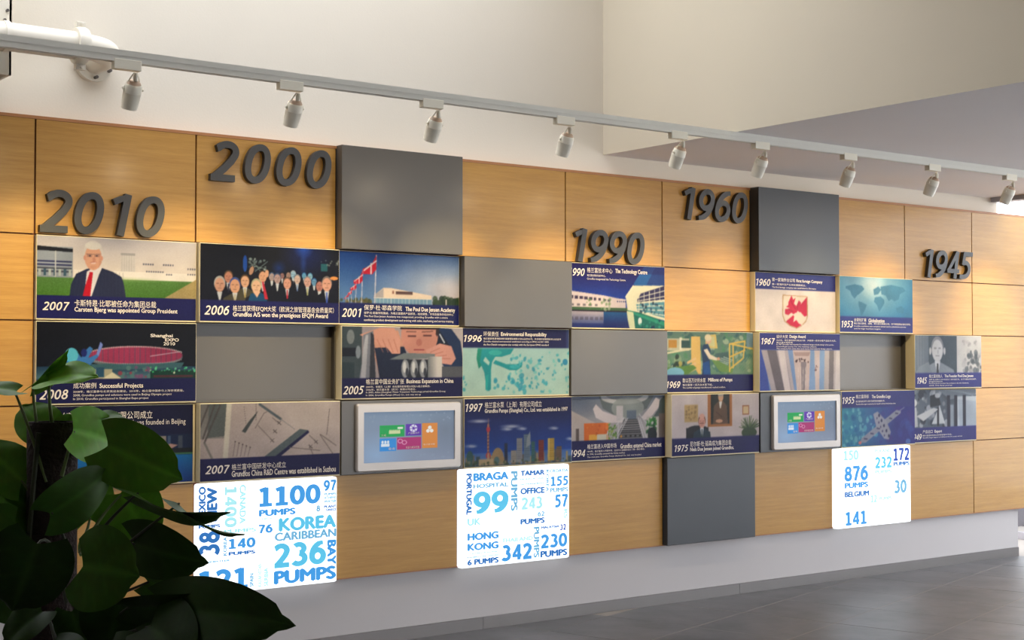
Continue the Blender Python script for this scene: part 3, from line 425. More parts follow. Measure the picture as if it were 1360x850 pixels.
def print_mesh(name, painter, x0, x1, z0, z1, y, nx, ny, material, parent):
    """paint the design and put it on a fine grid of faces as a colour attribute"""
    c = Cv(nx, ny); painter(c); a = c.out()
    if material is M_print:      # tone of a real photograph: gentle uneven exposure and grain
        g = rng.rand(7, 12); yy = np.linspace(0, 5.999, ny); xx = np.linspace(0, 10.999, nx); y0_ = yy.astype(int); x0_ = xx.astype(int); fy = (yy-y0_)[:, None]; fx = (xx-x0_)[None]
        lo = (g[y0_][:, x0_]*(1-fx)+g[y0_][:, x0_+1]*fx)*(1-fy)+(g[y0_+1][:, x0_]*(1-fx)+g[y0_+1][:, x0_+1]*fx)*fy
        a = a*(.95+.10*lo[..., None])+rng.normal(0, 3.0, (ny, nx, 1))
        b = a.copy(); b[1:-1, 1:-1] = a[1:-1, 1:-1]*.4+(a[:-2, 1:-1]+a[2:, 1:-1]+a[1:-1, :-2]+a[1:-1, 2:])*.15; a = b
    a = np.clip(a, 0, 255)/255.; a = np.where(a <= .04045, a/12.92, ((a+.055)/1.055)**2.4)
    off = wloc(parent)
    xs = np.linspace(x0, x1, nx)-off.x; zs = np.linspace(z1, z0, ny)-off.z
    X, Z = np.meshgrid(xs, zs); co = np.stack([X, np.full_like(X, y-off.y), Z], -1).reshape(-1, 3).astype(np.float32)
    i = np.arange((ny-1)*(nx-1)); r0 = i//(nx-1); c0 = i % (nx-1); v0 = r0*nx+c0
    q = np.stack([v0+nx, v0+nx+1, v0+1, v0], -1).astype(np.int32)
    me = bpy.data.meshes.new(name); me.vertices.add(len(co)); me.vertices.foreach_set('co', co.ravel())
    me.loops.add(q.size); me.loops.foreach_set('vertex_index', q.ravel()); me.polygons.add(len(q)); me.polygons.foreach_set('loop_start', np.arange(0, q.size, 4, dtype=np.int32))
    me.update(calc_edges=True)
    at = me.color_attributes.new('print', 'FLOAT_COLOR', 'POINT'); at.data.foreach_set('color', np.concatenate([a.reshape(-1, 3), np.ones((nx*ny, 1))], 1).astype(np.float32).ravel())
    me.materials.append(material); o = bpy.data.objects.new(name, me); COL.objects.link(o); o.parent = parent
    return o

# ---------------------------------------------------------------- lettering: text outlines fitted to their boxes
JOBS = []
SW = .172
def arc(cx, cy, rx, ry, a0, a1, n=18):
    return [(cx+rx*math.cos(math.radians(a0+(a1-a0)*i/(n-1))), cy+ry*math.sin(math.radians(a0+(a1-a0)*i/(n-1)))) for i in range(n)]
def glyph(d, SW=SW):
    """strokes of a numeral in a box .62 wide and 1 high: (centre line, width, closed)"""
    if d == '0': return [([(.31+.225*math.copysign(abs(math.cos(t))**.92, math.cos(t)), .5+.415*math.copysign(abs(math.sin(t))**.92, math.sin(t))) for t in [2*math.pi*i/40 for i in range(40)]], SW, True)]
    if d == '1': return [([(.40, 1.0), (.40, 0.0)], SW*1.02, False), ([(.42, .93), (.27, .885), (.12, .80)], SW*.85, False)]
    if d == 'l': return [([(.33, 1.0), (.33, 0.0)], SW*1.05, False), ([(.36, .93), (.22, .885), (.08, .82)], SW*.9, False), ([(.06, .07), (.60, .07)], SW*.8, False)]
    if d == '9': return [(arc(.31, .655, .222, .262, 0, 360, 33)[:-1], SW, True), (arc(.10, .62, .432, .55, 8, -78, 18)+[(.10, .072)], [SW]*16+[SW*.9, SW*.8, SW*.8], False)]
    if d == '6': return [([(.62-x, 1-y) for x, y in p], w, c) for p, w, c in glyph('9', SW)]
    if d == '4': return [([(.435, .96), (.26, .62), (.075, .29)], SW*.82, False), ([(.01, .275), (.63, .275)], SW*.86, False), ([(.45, 1.0), (.45, 0)], SW, False)]
    if d == '5': return [([(.60, .925), (.16, .925)], SW*.92, False), ([(.20, .97), (.165, .52)], SW*.9, False), (arc(.26, .345, .25, .262, 118, -85, 24)+[(.16, .078), (.05, .09)], SW*.95, False)]
    if d == '2': return [([(.06, .80)]+arc(.285, .705, .225, .21, 150, -25, 18)+[(.44, .50), (.30, .30), (.13, .10)], SW, False), ([(.03, .078), (.60, .078)], SW*.95, False)]
    if d == '3': return [(arc(.27, .735, .20, .185, 140, -80, 18), SW*.95, False), (arc(.26, .30, .245, .222, 85, -145, 22), SW, False)]
    if d == '7': return [([(.03, .925), (.60, .925)], SW*.9, False), ([(.55, .93), (.36, .5), (.22, 0)], SW, False)]
    if d == '8': return [(arc(.31, .74, .185, .18, 0, 360, 25)[:-1], SW*.9, True), (arc(.31, .295, .225, .215, 0, 360, 29)[:-1], SW, True)]
def edges(pts, w, closed):
    P = [Vector((p[0], p[1])) for p in pts]; n = len(P); out = []
    for i in range(n):
        a = P[(i-1) % n] if (closed or i > 0) else P[i]; b = P[(i+1) % n] if (closed or i < n-1) else P[i]
        t = (b-a).normalized(); nn = Vector((-t.y, t.x)); ww = (w[i] if hasattr(w, '__len__') else w)/2
        out.append((P[i]+nn*ww, P[i]-nn*ww))
    return out
def flat_digits(s, shear, slab):
    """numerals as flat strokes; third column: tiny outward step so strokes never share a plane"""
    co = []; fs = []
    for k, ch in enumerate(s):
        for j, (pts, w, cl) in enumerate(glyph('l' if (slab and ch == '1') else ch, SW*1.34 if slab else SW*.92)):
            E = edges(pts, w, cl); b = len(co)
            for p, q in E:
                for r in (p, q): co.append((r.x+.70*k+shear*r.y, r.y, .00012*j))
            n = len(E)
            for i in range(n if cl else n-1): a = b+2*i; c = b+2*((i+1) % n); fs.append((a, a+1, c+1, c))
    return np.array(co, np.float32), fs
def text(parent, string, x0, x1, z0, z1, y, name='lettering', material=None, rot=0, shear=0, bold=0, slab=False):
    JOBS.append((parent, string, x0, x1, z0, z1, y, name, material or M_white, rot, shear, bold, slab))
def flush_text():
    cache = {}; tmp = []
    for j in JOBS:
        key = j[1]
        if key in cache or key.isdigit(): continue
        cu = bpy.data.curves.new('t', 'FONT'); cu.body = j[1]; cu.size = 1; cu.resolution_u = 2 if len(j[1]) > 14 else 4; cu.fill_mode = 'FRONT'
        ob = bpy.data.objects.new('t', cu); COL.objects.link(ob); tmp.append(ob); cache[key] = ob
    bpy.context.view_layer.update(); dg = bpy.context.evaluated_depsgraph_get()
    for key, ob in list(cache.items()):
        me = bpy.data.meshes.new_from_object(ob.evaluated_get(dg)); n = len(me.vertices)
        co = np.empty(n*3, np.float32); me.vertices.foreach_get('co', co); co = co.reshape(-1, 3).copy(); co[:, 2] = 0
        fs = [tuple(p.vertices) for p in me.polygons]; cache[key] = (co, fs); bpy.data.meshes.remove(me)
    for ob in tmp: cu = ob.data; bpy.data.objects.remove(ob); bpy.data.curves.remove(cu)
    for parent, s, x0, x1, z0, z1, y, name, m, rot, sh, bo, slab in JOBS:
        if s.isdigit(): co, fs = flat_digits(s, sh, slab)
        else:
            co, fs = cache[s]
            if not len(co): continue
            co = co.copy(); co[:, 0] += sh*co[:, 1]
            if bo:
                n0 = len(co); C = [co]; F = list(fs)
                for k, (dx, dz) in enumerate(((bo, 0), (-bo, 0), (0, bo*.7), (0, -bo*.7))):
                    c2 = co+np.array([dx, dz, .00004*(k+1)], np.float32); C.append(c2); F += [tuple(i+n0*(k+1) for i in f) for f in fs]
                co = np.concatenate(C); fs = F
        c = co[:, :2].copy()
        if rot == 90: c = np.stack([-c[:, 1], c[:, 0]], 1)
        elif rot == -90: c = np.stack([c[:, 1], -c[:, 0]], 1)
        mn, mx = c.min(0), c.max(0); c = (c-mn)/np.maximum(mx-mn, 1e-6)
        off = wloc(parent)
        P = np.stack([x0+c[:, 0]*(x1-x0)-off.x, np.full(len(c), y-off.y)-co[:, 2], z0+c[:, 1]*(z1-z0)-off.z], 1)
        me = bpy.data.meshes.new(name); me.from_pydata(P.tolist(), [], fs); me.materials.append(m)
        o = bpy.data.objects.new(name, me); COL.objects.link(o); o.parent = parent
SPOT_X = [0.012, 0.7633, 1.5126, 2.3162, 3.1017, 3.7407, 4.4931, 5.2955, 6.1081]
NUMS = {'2010': (0.0115, 0.6496, 2.1446, 2.3476), '2000': (0.8726, 1.5884, 2.4513, 2.6569), '1990': (3.2006, 3.8248, 2.1365, 2.3377), '1960': (4.1028, 4.7454, 2.4454, 2.652), '1945': (6.5484, 7.1775, 2.1575, 2.3646)}
BOX_TEXT = {1: [('MEXICO', 0.0113, 0.0589, 0.0236, 0.3457, 90, 2), ('NEW', 0.0657, 0.1382, 0.033, 0.344, 90, 2), ('PUMPS', 0.0113, 0.1586, 0.3676, 0.3987, 0, 2), ('38', 0.0136, 0.1563, 0.4257, 0.6477, 90, 2), ('COMPUTER', 0.034, 0.2265, 0.6945, 0.7115, 0, 3), ('121', 0.0136, 0.3488, 0.7765, 0.9713, 0, 1), ('1400', 0.1869, 0.2718, 0.0369, 0.4072, -90, 4), ('CANADA', 0.2888, 0.3341, 0.0272, 0.3812, -90, 4), ('PUMPS', 0.1835, 0.4077, 0.4229, 0.4601, 0, 4), ('KOREA', 0.1789, 0.2039, 0.4884, 0.6597, 90, 3), ('140', 0.2152, 0.402, 0.5106, 0.6033, 0, 1), ('PUMPS', 0.2152, 0.402, 0.6281, 0.6612, 0, 2), ('1100', 0.4247, 0.872, 0.0588, 0.2418, 0, 1), ('PUMPS', 0.4247, 0.6886, 0.2665, 0.3291, 0, 1), ('97', 0.8947, 0.9909, 0.0269, 0.1309, 0, 1), ('PUMPS', 0.8981, 0.9909, 0.1488, 0.1736, 0, 3), ('ATHENS', 0.8981, 0.9909, 0.1824, 0.2069, 0, 3), ('WATER', 0.8981, 0.9909, 0.2159, 0.2433, 0, 3), ('PLANT', 0.8981, 0.9909, 0.2663, 0.2919, 0, 2), ('GREECE', 0.9117, 0.9909, 0.2983, 0.3206, 0, 2), ('8', 0.8403, 0.8698, 0.2617, 0.3192, 0, 3), ('KOREA', 0.5663, 0.9909, 0.3541, 0.4823, 0, 5), ('76', 0.4247, 0.5232, 0.4027, 0.4836, 0, 1), ('CARIBBEAN', 0.5379, 0.9909, 0.4881, 0.5679, 0, 3), ('236', 0.5345, 0.9151, 0.5895, 0.8173, 0, 5), ('BAY', 0.923, 0.9909, 0.5946, 0.8324, -90, 1), ('PUMPS', 0.5323, 0.9909, 0.8394, 0.9678, 0, 1), ('KAZAKHSTAN', 0.419, 0.4473, 0.7589, 0.9687, 90, 4), ('SERBIA', 0.4621, 0.4926, 0.8016, 0.9718, 90, 4), ('SPAIN', 0.3624, 0.3907, 0.8398, 0.9636, 90, 3), ('CHINA', 0.4247, 0.521, 0.3432, 0.3598, 0, 4)],
 3: [('PORTUGAL', 0.0395, 0.0904, 0.043, 0.4638, -90, 2), ('BRAGA', 0.1019, 0.4204, 0.0407, 0.1246, 0, 1), ('HOSPITAL', 0.1019, 0.4204, 0.1527, 0.1979, 0, 3), ('99', 0.1019, 0.4204, 0.2314, 0.4601, 0, 5), ('PUMPS', 0.4408, 0.5045, 0.0421, 0.4572, -90, 3), ('TAMAR', 0.5299, 0.7592, 0.0447, 0.0994, 0, 2), ('HONG KONG', 0.5299, 0.7554, 0.1253, 0.1414, 0, 3), ('GOVERNMENT', 0.5299, 0.7554, 0.1787, 0.1942, 0, 3), ('OFFICE', 0.5299, 0.7592, 0.225, 0.2923, 0, 2), ('243', 0.5414, 0.7363, 0.3225, 0.4517, 0, 4), ('62', 0.6917, 0.7554, 0.4826, 0.5342, 0, 3), ('PUMPS', 0.5299, 0.7592, 0.5458, 0.6056, 0, 2), ('CROATIA', 0.8064, 0.9847, 0.047, 0.0817, 0, 3), ('155', 0.8153, 0.9847, 0.1231, 0.2266, 0, 1), ('PUMPS', 0.8102, 0.9847, 0.2438, 0.292, 0, 3), ('57', 0.8573, 0.9847, 0.3167, 0.4561, 0, 1), ('KOREA', 0.772, 0.7975, 0.0474, 0.2825, -90, 3), ('UK', 0.051, 0.1694, 0.4979, 0.5716, 0, 4), ('HONG', 0.051, 0.3312, 0.6477, 0.7241, 0, 1), ('KONG', 0.051, 0.3312, 0.7519, 0.8266, 0, 1), ('CONVENTION AND', 0.051, 0.3312, 0.8499, 0.8614, 0, 3), ('EXHIBITION CENTRE', 0.051, 0.3312, 0.8857, 0.8995, 0, 3), ('6 PUMPS', 0.051, 0.3312, 0.9126, 0.9729, 0, 2), ('THAILAND', 0.3567, 0.6471, 0.7316, 0.7725, 0, 4), ('342', 0.3541, 0.6369, 0.7993, 0.9696, 0, 1), ('PUMPS', 0.6535, 0.7083, 0.6397, 0.9632, -90, 3), ('MALAYSIA', 0.7261, 0.8994, 0.6402, 0.6673, 0, 2), ('32', 0.9045, 0.9631, 0.6363, 0.6993, 0, 6), ('230', 0.7236, 0.9758, 0.728, 0.8763, 0, 1), ('PUMPS', 0.7172, 0.9758, 0.898, 0.9698, 0, 2), ('RS', 0.9427, 0.9783, 0.4785, 0.5754, -90, 4), ('MANCHESTER', 0.3605, 0.5834, 0.6563, 0.6655, 0, 4)],
 7: [('150', 0.0799, 0.2776, 0.0253, 0.1511, 0, 4), ('876', 0.0872, 0.4041, 0.2226, 0.4159, 0, 1), ('PUMPS', 0.0916, 0.4041, 0.4301, 0.5024, 0, 1), ('BELGIUM', 0.0916, 0.4157, 0.5424, 0.6124, 0, 2), ('POLAND', 0.4985, 0.7195, 0.0315, 0.0745, 0, 4), ('232', 0.5015, 0.7282, 0.13, 0.2761, 0, 5), ('PUMPS', 0.4985, 0.7282, 0.2981, 0.3458, 0, 4), ('172', 0.7529, 0.9753, 0.0294, 0.1947, 0, 6), ('PUMPS', 0.7529, 0.9782, 0.2054, 0.2607, 0, 2), ('30', 0.7573, 0.9346, 0.4409, 0.6164, 0, 3), ('12', 0.4375, 0.5203, 0.6097, 0.7029, 0, 4), ('PUMPS', 0.5494, 0.7282, 0.6409, 0.6896, 0, 4), ('141', 0.0988, 0.3794, 0.7921, 0.9654, 0, 1)]}
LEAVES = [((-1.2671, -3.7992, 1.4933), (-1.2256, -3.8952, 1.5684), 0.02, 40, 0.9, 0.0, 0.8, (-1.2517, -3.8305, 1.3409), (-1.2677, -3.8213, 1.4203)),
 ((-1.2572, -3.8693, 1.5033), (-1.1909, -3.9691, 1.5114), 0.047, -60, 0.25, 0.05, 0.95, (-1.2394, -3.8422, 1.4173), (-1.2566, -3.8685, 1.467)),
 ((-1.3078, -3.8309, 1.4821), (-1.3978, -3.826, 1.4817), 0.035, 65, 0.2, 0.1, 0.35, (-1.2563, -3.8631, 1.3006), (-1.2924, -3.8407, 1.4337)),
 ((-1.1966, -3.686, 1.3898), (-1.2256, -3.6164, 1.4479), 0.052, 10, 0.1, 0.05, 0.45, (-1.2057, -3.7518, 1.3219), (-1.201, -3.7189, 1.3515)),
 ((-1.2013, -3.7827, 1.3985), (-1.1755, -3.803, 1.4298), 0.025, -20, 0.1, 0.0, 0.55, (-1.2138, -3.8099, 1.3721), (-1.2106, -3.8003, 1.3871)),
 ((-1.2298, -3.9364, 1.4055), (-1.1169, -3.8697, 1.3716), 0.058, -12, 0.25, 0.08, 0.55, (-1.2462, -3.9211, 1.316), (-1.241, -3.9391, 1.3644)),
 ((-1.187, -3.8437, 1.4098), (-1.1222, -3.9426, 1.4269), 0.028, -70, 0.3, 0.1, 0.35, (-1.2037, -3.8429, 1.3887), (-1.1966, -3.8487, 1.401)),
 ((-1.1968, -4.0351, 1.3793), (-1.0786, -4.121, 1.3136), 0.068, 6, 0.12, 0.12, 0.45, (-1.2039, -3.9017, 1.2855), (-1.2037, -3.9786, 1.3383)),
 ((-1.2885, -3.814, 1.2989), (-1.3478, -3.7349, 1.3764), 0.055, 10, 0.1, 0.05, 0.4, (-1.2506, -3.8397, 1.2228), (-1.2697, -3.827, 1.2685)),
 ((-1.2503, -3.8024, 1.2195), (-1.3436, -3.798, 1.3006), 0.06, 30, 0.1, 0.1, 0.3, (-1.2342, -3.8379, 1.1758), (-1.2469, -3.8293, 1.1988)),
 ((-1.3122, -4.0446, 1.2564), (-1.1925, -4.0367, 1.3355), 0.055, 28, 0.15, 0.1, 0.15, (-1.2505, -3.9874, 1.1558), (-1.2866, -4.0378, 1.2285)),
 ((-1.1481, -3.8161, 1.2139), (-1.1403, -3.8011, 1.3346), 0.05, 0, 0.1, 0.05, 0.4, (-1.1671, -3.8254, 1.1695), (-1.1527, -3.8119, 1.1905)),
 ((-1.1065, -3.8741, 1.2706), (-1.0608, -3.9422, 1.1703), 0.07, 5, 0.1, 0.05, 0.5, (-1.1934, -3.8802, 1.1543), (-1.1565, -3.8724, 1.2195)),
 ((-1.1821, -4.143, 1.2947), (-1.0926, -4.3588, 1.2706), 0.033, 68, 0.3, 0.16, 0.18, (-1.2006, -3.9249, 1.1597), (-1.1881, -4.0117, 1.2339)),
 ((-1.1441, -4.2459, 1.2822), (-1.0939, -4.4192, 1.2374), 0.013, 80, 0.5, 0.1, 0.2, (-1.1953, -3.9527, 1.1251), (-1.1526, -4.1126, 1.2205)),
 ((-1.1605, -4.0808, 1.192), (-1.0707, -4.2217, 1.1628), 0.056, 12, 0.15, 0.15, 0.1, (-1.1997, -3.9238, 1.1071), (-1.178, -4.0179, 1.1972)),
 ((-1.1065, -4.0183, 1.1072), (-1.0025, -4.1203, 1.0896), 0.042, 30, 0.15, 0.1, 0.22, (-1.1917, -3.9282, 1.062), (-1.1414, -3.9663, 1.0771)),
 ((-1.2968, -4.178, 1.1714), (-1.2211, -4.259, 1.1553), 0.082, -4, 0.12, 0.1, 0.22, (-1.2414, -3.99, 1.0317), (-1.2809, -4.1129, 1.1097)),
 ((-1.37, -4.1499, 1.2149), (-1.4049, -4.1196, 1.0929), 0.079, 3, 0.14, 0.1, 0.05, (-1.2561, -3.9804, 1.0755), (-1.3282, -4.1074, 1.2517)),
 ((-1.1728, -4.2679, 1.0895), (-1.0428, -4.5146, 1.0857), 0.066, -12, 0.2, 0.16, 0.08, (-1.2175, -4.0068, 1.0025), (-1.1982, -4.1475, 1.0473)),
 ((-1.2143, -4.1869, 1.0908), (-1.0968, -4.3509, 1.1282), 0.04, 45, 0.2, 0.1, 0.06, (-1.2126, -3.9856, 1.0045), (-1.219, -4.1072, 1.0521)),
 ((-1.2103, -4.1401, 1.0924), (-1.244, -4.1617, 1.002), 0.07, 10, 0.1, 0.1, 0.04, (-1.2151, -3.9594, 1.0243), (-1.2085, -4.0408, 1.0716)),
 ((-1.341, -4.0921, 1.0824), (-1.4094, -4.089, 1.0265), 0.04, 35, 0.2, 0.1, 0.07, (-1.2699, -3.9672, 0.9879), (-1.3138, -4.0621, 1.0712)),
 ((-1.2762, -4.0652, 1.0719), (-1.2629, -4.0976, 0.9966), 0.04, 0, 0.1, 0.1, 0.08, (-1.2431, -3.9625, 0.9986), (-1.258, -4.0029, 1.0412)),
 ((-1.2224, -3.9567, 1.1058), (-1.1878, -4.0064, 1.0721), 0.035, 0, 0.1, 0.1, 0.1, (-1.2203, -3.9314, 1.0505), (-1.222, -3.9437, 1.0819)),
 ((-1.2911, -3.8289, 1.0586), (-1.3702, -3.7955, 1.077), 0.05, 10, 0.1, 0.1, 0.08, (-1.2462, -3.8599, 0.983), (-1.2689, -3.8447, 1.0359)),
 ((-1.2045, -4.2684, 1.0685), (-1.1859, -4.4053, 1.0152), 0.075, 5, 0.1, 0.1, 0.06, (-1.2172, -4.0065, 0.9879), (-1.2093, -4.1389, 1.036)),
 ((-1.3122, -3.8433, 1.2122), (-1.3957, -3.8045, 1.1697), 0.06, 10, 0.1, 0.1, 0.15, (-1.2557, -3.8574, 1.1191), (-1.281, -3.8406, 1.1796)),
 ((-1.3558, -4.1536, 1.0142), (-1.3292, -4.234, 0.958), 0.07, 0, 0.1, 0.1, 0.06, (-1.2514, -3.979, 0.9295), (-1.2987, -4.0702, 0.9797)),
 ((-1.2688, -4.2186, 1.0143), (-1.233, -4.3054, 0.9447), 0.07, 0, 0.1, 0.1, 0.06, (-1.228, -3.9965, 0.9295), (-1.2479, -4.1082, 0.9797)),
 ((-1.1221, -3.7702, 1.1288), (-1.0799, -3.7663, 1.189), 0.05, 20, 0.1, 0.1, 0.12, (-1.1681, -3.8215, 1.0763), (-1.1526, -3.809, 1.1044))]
POLE_TOP = (-1.2314, -3.8233, 1.4195)
# ================================================================= structure
ZT, Z1, Z2, Z3, Z4, ZB = 2.692, 2.134, 1.7296, 1.3288, .9279, .3782      # heights of the cladding joints
XK = {-2: -1.62, -1: -.81, 0: 0.0, 1: .8096, 2: 1.616, 3: 2.408, 4: 3.196, 5: 3.983, 6: 4.777, 7: 5.585, 8: 6.393, 9: 7.2, 10: 8.0}
ROWZ = [(ZT, Z1), (Z1, Z2), (Z2, Z3), (Z3, Z4), (Z4, ZB)]
CEIL = 2.812
# floor: grout bed with slate tiles laid at an angle to the wall
fl = MB().box(-4, 11, -10, 1.2, -.1, -.0008).build('floor', M_grout); setp(fl, kind='structure')
_a = math.radians(16.5); _ux, _uy = Vector((math.cos(_a), math.sin(_a), 0)), Vector((-math.sin(_a), math.cos(_a), 0))
_T = .6; tm = None
for i in range(-8, 18):
    for j in range(-12, 4):
        c = _ux*(.28+_T*(i+.5))+_uy*(.14+_T*(j+.5))
        if -.6 < c.x < 8.6 and -3.6 < c.y < .25:
            if tm is None:
                b_ = MB().box(-_T/2+.0032, _T/2-.0032, -_T/2+.0032, _T/2-.0032, -.02, 0)
                o = MB(); o.v, o.f = b_.v, b_.f; to = o.build('tile', M_floor); tm = to.data
                for v in tm.vertices: v.co.z -= 0
                zmin = min(v.co.z for v in tm.vertices)
                for v in tm.vertices: v.co.z -= zmin+.02
            else:
                to = bpy.data.objects.new('tile', tm); COL.objects.link(to)
            to.parent = fl; to.location = Vector((c.x, c.y, rng.uniform(-.0004, .0004)))-wloc(fl); to.rotation_euler = (0, 0, _a)
# rest of the floor behind the viewer's side
setp(MB().box(-4, 11, -10, -3.2, -.02, -.0004).build('floor', M_floor), kind='structure')
# back wall
wb = MB().box(-3.6, 3.536, .05, .25, ZB+.02, 4.6).box(3.536, 7.60, .05, .25, ZB+.02, 2.95).box(7.60, 7.81, .05, .25, ZB+.02, 2.60).build('wall_back', M_plaster); setp(wb, kind='structure')
bk = MB()
for c_ in range(-2, 10):
    for r_ in range(5):
        if (c_, r_) not in ((1, 2), (7, 2)): bk.box(XK[c_], XK[c_+1], .014, .05, max(ROWZ[r_][1], ZB+.006), min(ROWZ[r_][0], ZT-.006))
bk = bk.build('backing_board', M_back, wb)
setp(MB().box(-3.6, 7.81, .03, .25, 0, ZB+.02).build('wall_plinth', M_plinth), kind='structure')
GAP = .0045
def wpan(c, r, extra=None):
    z1, z0 = ROWZ[r]; x0, x1 = XK[c], XK[c+1]
    zt = z1-(.016 if r == 0 else GAP/1.3); zb = z0+(GAP/1.3 if r < 4 else 0)
    p = MB().box(x0+GAP, x1-GAP, 0, .0145, zb, zt).build('wood_panel', M_wood, None)
    L = p.location.copy(); p.parent = wb; p.location = L-wloc(wb); return p
TILES = {}   # (col,row) -> occupied by block/poster/lightbox
for k in ((2, 0), (6, 0), (0, 1), (1, 1), (2, 1), (3, 1), (4, 1), (6, 1), (7, 1), (0, 2), (1, 2), (2, 2), (3, 2), (4, 2), (5, 2), (6, 2), (7, 2), (8, 2),
          (0, 3), (1, 3), (2, 3), (3, 3), (4, 3), (5, 3), (6, 3), (7, 3), (8, 3), (1, 4), (3, 4), (5, 4), (7, 4)): TILES[k] = 1
for c in range(-2, 10):
    for r in range(5):
        if (c, r) not in TILES: wpan(c, r)
tr = MB().box(-1.62, 8.0, -.001, .05, ZT-.015, ZT).build('trim_1', M_edge); setp(tr, kind='structure')
tr = MB().box(-1.62, 8.0, 0, .05, ZB-.007, ZB-.0005).build('trim_2', M_edge); setp(tr, kind='structure')
bb = None
for x0, x1 in ((-3.6, -.2), (-.197, 2.6), (2.603, 4.68), (4.683, 7.80)):
    o = MB().box(x0, x1, .016, .03, 0, .068).build('baseboard_back', M_metal); setp(o, kind='structure')
# lower ceiling on the right and the bulkhead face above it
setp(MB().box(3.536, 7.60, -8.5, .06, CEIL, CEIL+.2).build('ceiling', M_soffit), kind='structure')
setp(MB().box(3.5355, 3.66, -8.5, .06, CEIL+.0005, 4.6).build('wall_bulkhead', M_beige), kind='structure')
setp(MB().box(7.49, 7.60, -8.5, .03, 2.775, CEIL).build('trim_3', M_frame), kind='structure')
M_rear = mat('low_bounce_plaster', srgb(120, 112, 104), rough=.9, noise=.03)  # colour darkened so these unseen walls bounce less light
# unseen shell behind and left of the viewer, added to shade the room
setp(MB().box(-3.8, -3.6, -9.5, .25, 0, 4.6).build('wall_left_unseen', M_rear), kind='structure')
setp(MB().box(-3.6, 3.7, -9.7, -9.5, 0, 4.6).box(3.7, 8.75, -9.7, -9.5, 2.75, 4.6).build('wall_front_unseen', M_rear), kind='structure')  # unseen wall; right-hand opening shaped to let more light reach the ceiling
setp(MB().box(-3.8, 3.66, -9.7, -1.75, 4.6, 4.8).box(2.9, 3.66, -1.75, .25, 4.6, 4.8).build('ceiling', M_soffit), kind='structure')  # unseen roof added to block sky; open strip lights the wall top
# glazed wall beyond the right end
win = MB()
for y in (-9.4, -7.8, -6.3, -4.8, -3.2, -1.6, 0.0, 1.2): win.box(8.72, 8.78, y-.03, y+.03, 0, 4.2)
for z in (.0, .34, 2.3, 4.14): win.box(8.72, 8.78, -9.4, 1.2, z, z+.06)
win = win.build('window_1', M_frame); setp(win, kind='structure')
for k in range(7):
    y = (-9.4, -7.8, -6.3, -4.8, -3.2, -1.6, 0.0)[k]
    MB().box(8.745, 8.753, y+.03, (-7.83, -6.33, -4.83, -3.23, -1.63, -.03, 1.17)[k], .06, 4.14).build('pane', M_glass, win)
setp(MB().box(8.8, 30, -20, 22, -.12, -.02).box(-4, 8.8, -20, -10.01, -.12, -.02).build('ground', M_ground), kind='structure')
setp(MB().box(9.6, 9.95, .2, 5.5, -.02, .42).build('low_wall', mat('outdoor_stone', srgb(96, 92, 96), rough=.9, noise=.1)), kind='structure')

# ================================================================= wall blocks (plain grey boxes)
BLK = [((2, 0), .056, M_grey, 'large plain grey block at the top edge, above the red flags print'),
       ((3, 1), .066, M_grey, 'plain grey block under a bare wood panel, between the flag print and the pool print'),
       ((6, 0), .077, M_greyd, 'large darker grey block at the top edge, above the crest print'),
       ((1, 2), .012, M_grey, 'recessed grey tray between the group award print and the drawing print'),
       ((4, 2), .050, M_grey, 'plain grey block under the pool building print, above the staircase print'),
       ((7, 2), .012, M_grey, 'recessed grey tray directly under the world map print'),
       ((5, 4), .040, M_greyd, 'tall dark grey block reaching the bottom edge, under the seated man print'),
       ((2, 3), .060, M_grey, 'grey block carrying the left touch screen'),
       ((6, 3), .085, M_greyd, 'grey block carrying the right touch screen')]
BG = {}
for (c, r), d, m, lab in BLK:
    z1, z0 = ROWZ[r]; g = .003
    zt = z1 if r == 0 else z1-g
    if (c, r) in ((1, 2), (7, 2)):          # a recessed tray: back plate and four returns
        X0, X1 = XK[c]+.001, XK[c+1]-.001; t_ = .006; o = MB().box(X0, X1, .036, .0495, z0+.001, z1-.001)
        o.box(X0, X0+t_, -.002, .036, z0+.001, z1-.001).box(X1-t_, X1, -.002, .036, z0+.001, z1-.001).box(X0+t_, X1-t_, -.002, .036, z0+.001, z0+.001+t_).box(X0+t_, X1-t_, -.002, .036, z1-.001-t_, z1-.001)
        o = o.build('wall_block', m); setp(o, lab, 'block', 'grey blocks between the prints'); continue
    o = MB().box(XK[c]+g, XK[c+1]-g, -d, .0138, z0+g if r < 4 else z0-.004, zt+(.002 if r == 0 else 0)).build('wall_block', m, bevel=.0025)
    setp(o, lab, 'block', 'grey blocks between the prints'); BG[(c, r)] = o
# ================================================================= numerals
def ribbon(mb, pts, w, y0, y1, closed=False):
    P = [Vector((p[0], p[1])) for p in pts]; n = len(P); Lf = []; Rt = []
    for i in range(n):
        a = P[(i-1) % n] if (closed or i > 0) else P[i]; b = P[(i+1) % n] if (closed or i < n-1) else P[i]
        t = (b-a).normalized(); nn = Vector((-t.y, t.x)); ww = (w[i] if hasattr(w, '__len__') else w)/2
        Lf.append(P[i]+nn*ww); Rt.append(P[i]-nn*ww)
    vs = []
    for i in range(n):
        for q, y in ((Lf[i], y0), (Rt[i], y0), (Rt[i], y1), (Lf[i], y1)): vs.append((q.x, y, q.y))
    fs = []
    for i in range(n if closed else n-1):
        a = i*4; b = ((i+1) % n)*4
        for k in range(4): fs.append((a+k, a+(k+1) % 4, b+(k+1) % 4, b+k))
    if not closed: fs += [(3, 2, 1, 0), ((n-1)*4, (n-1)*4+1, (n-1)*4+2, (n-1)*4+3)]
    mb.add(vs, fs)
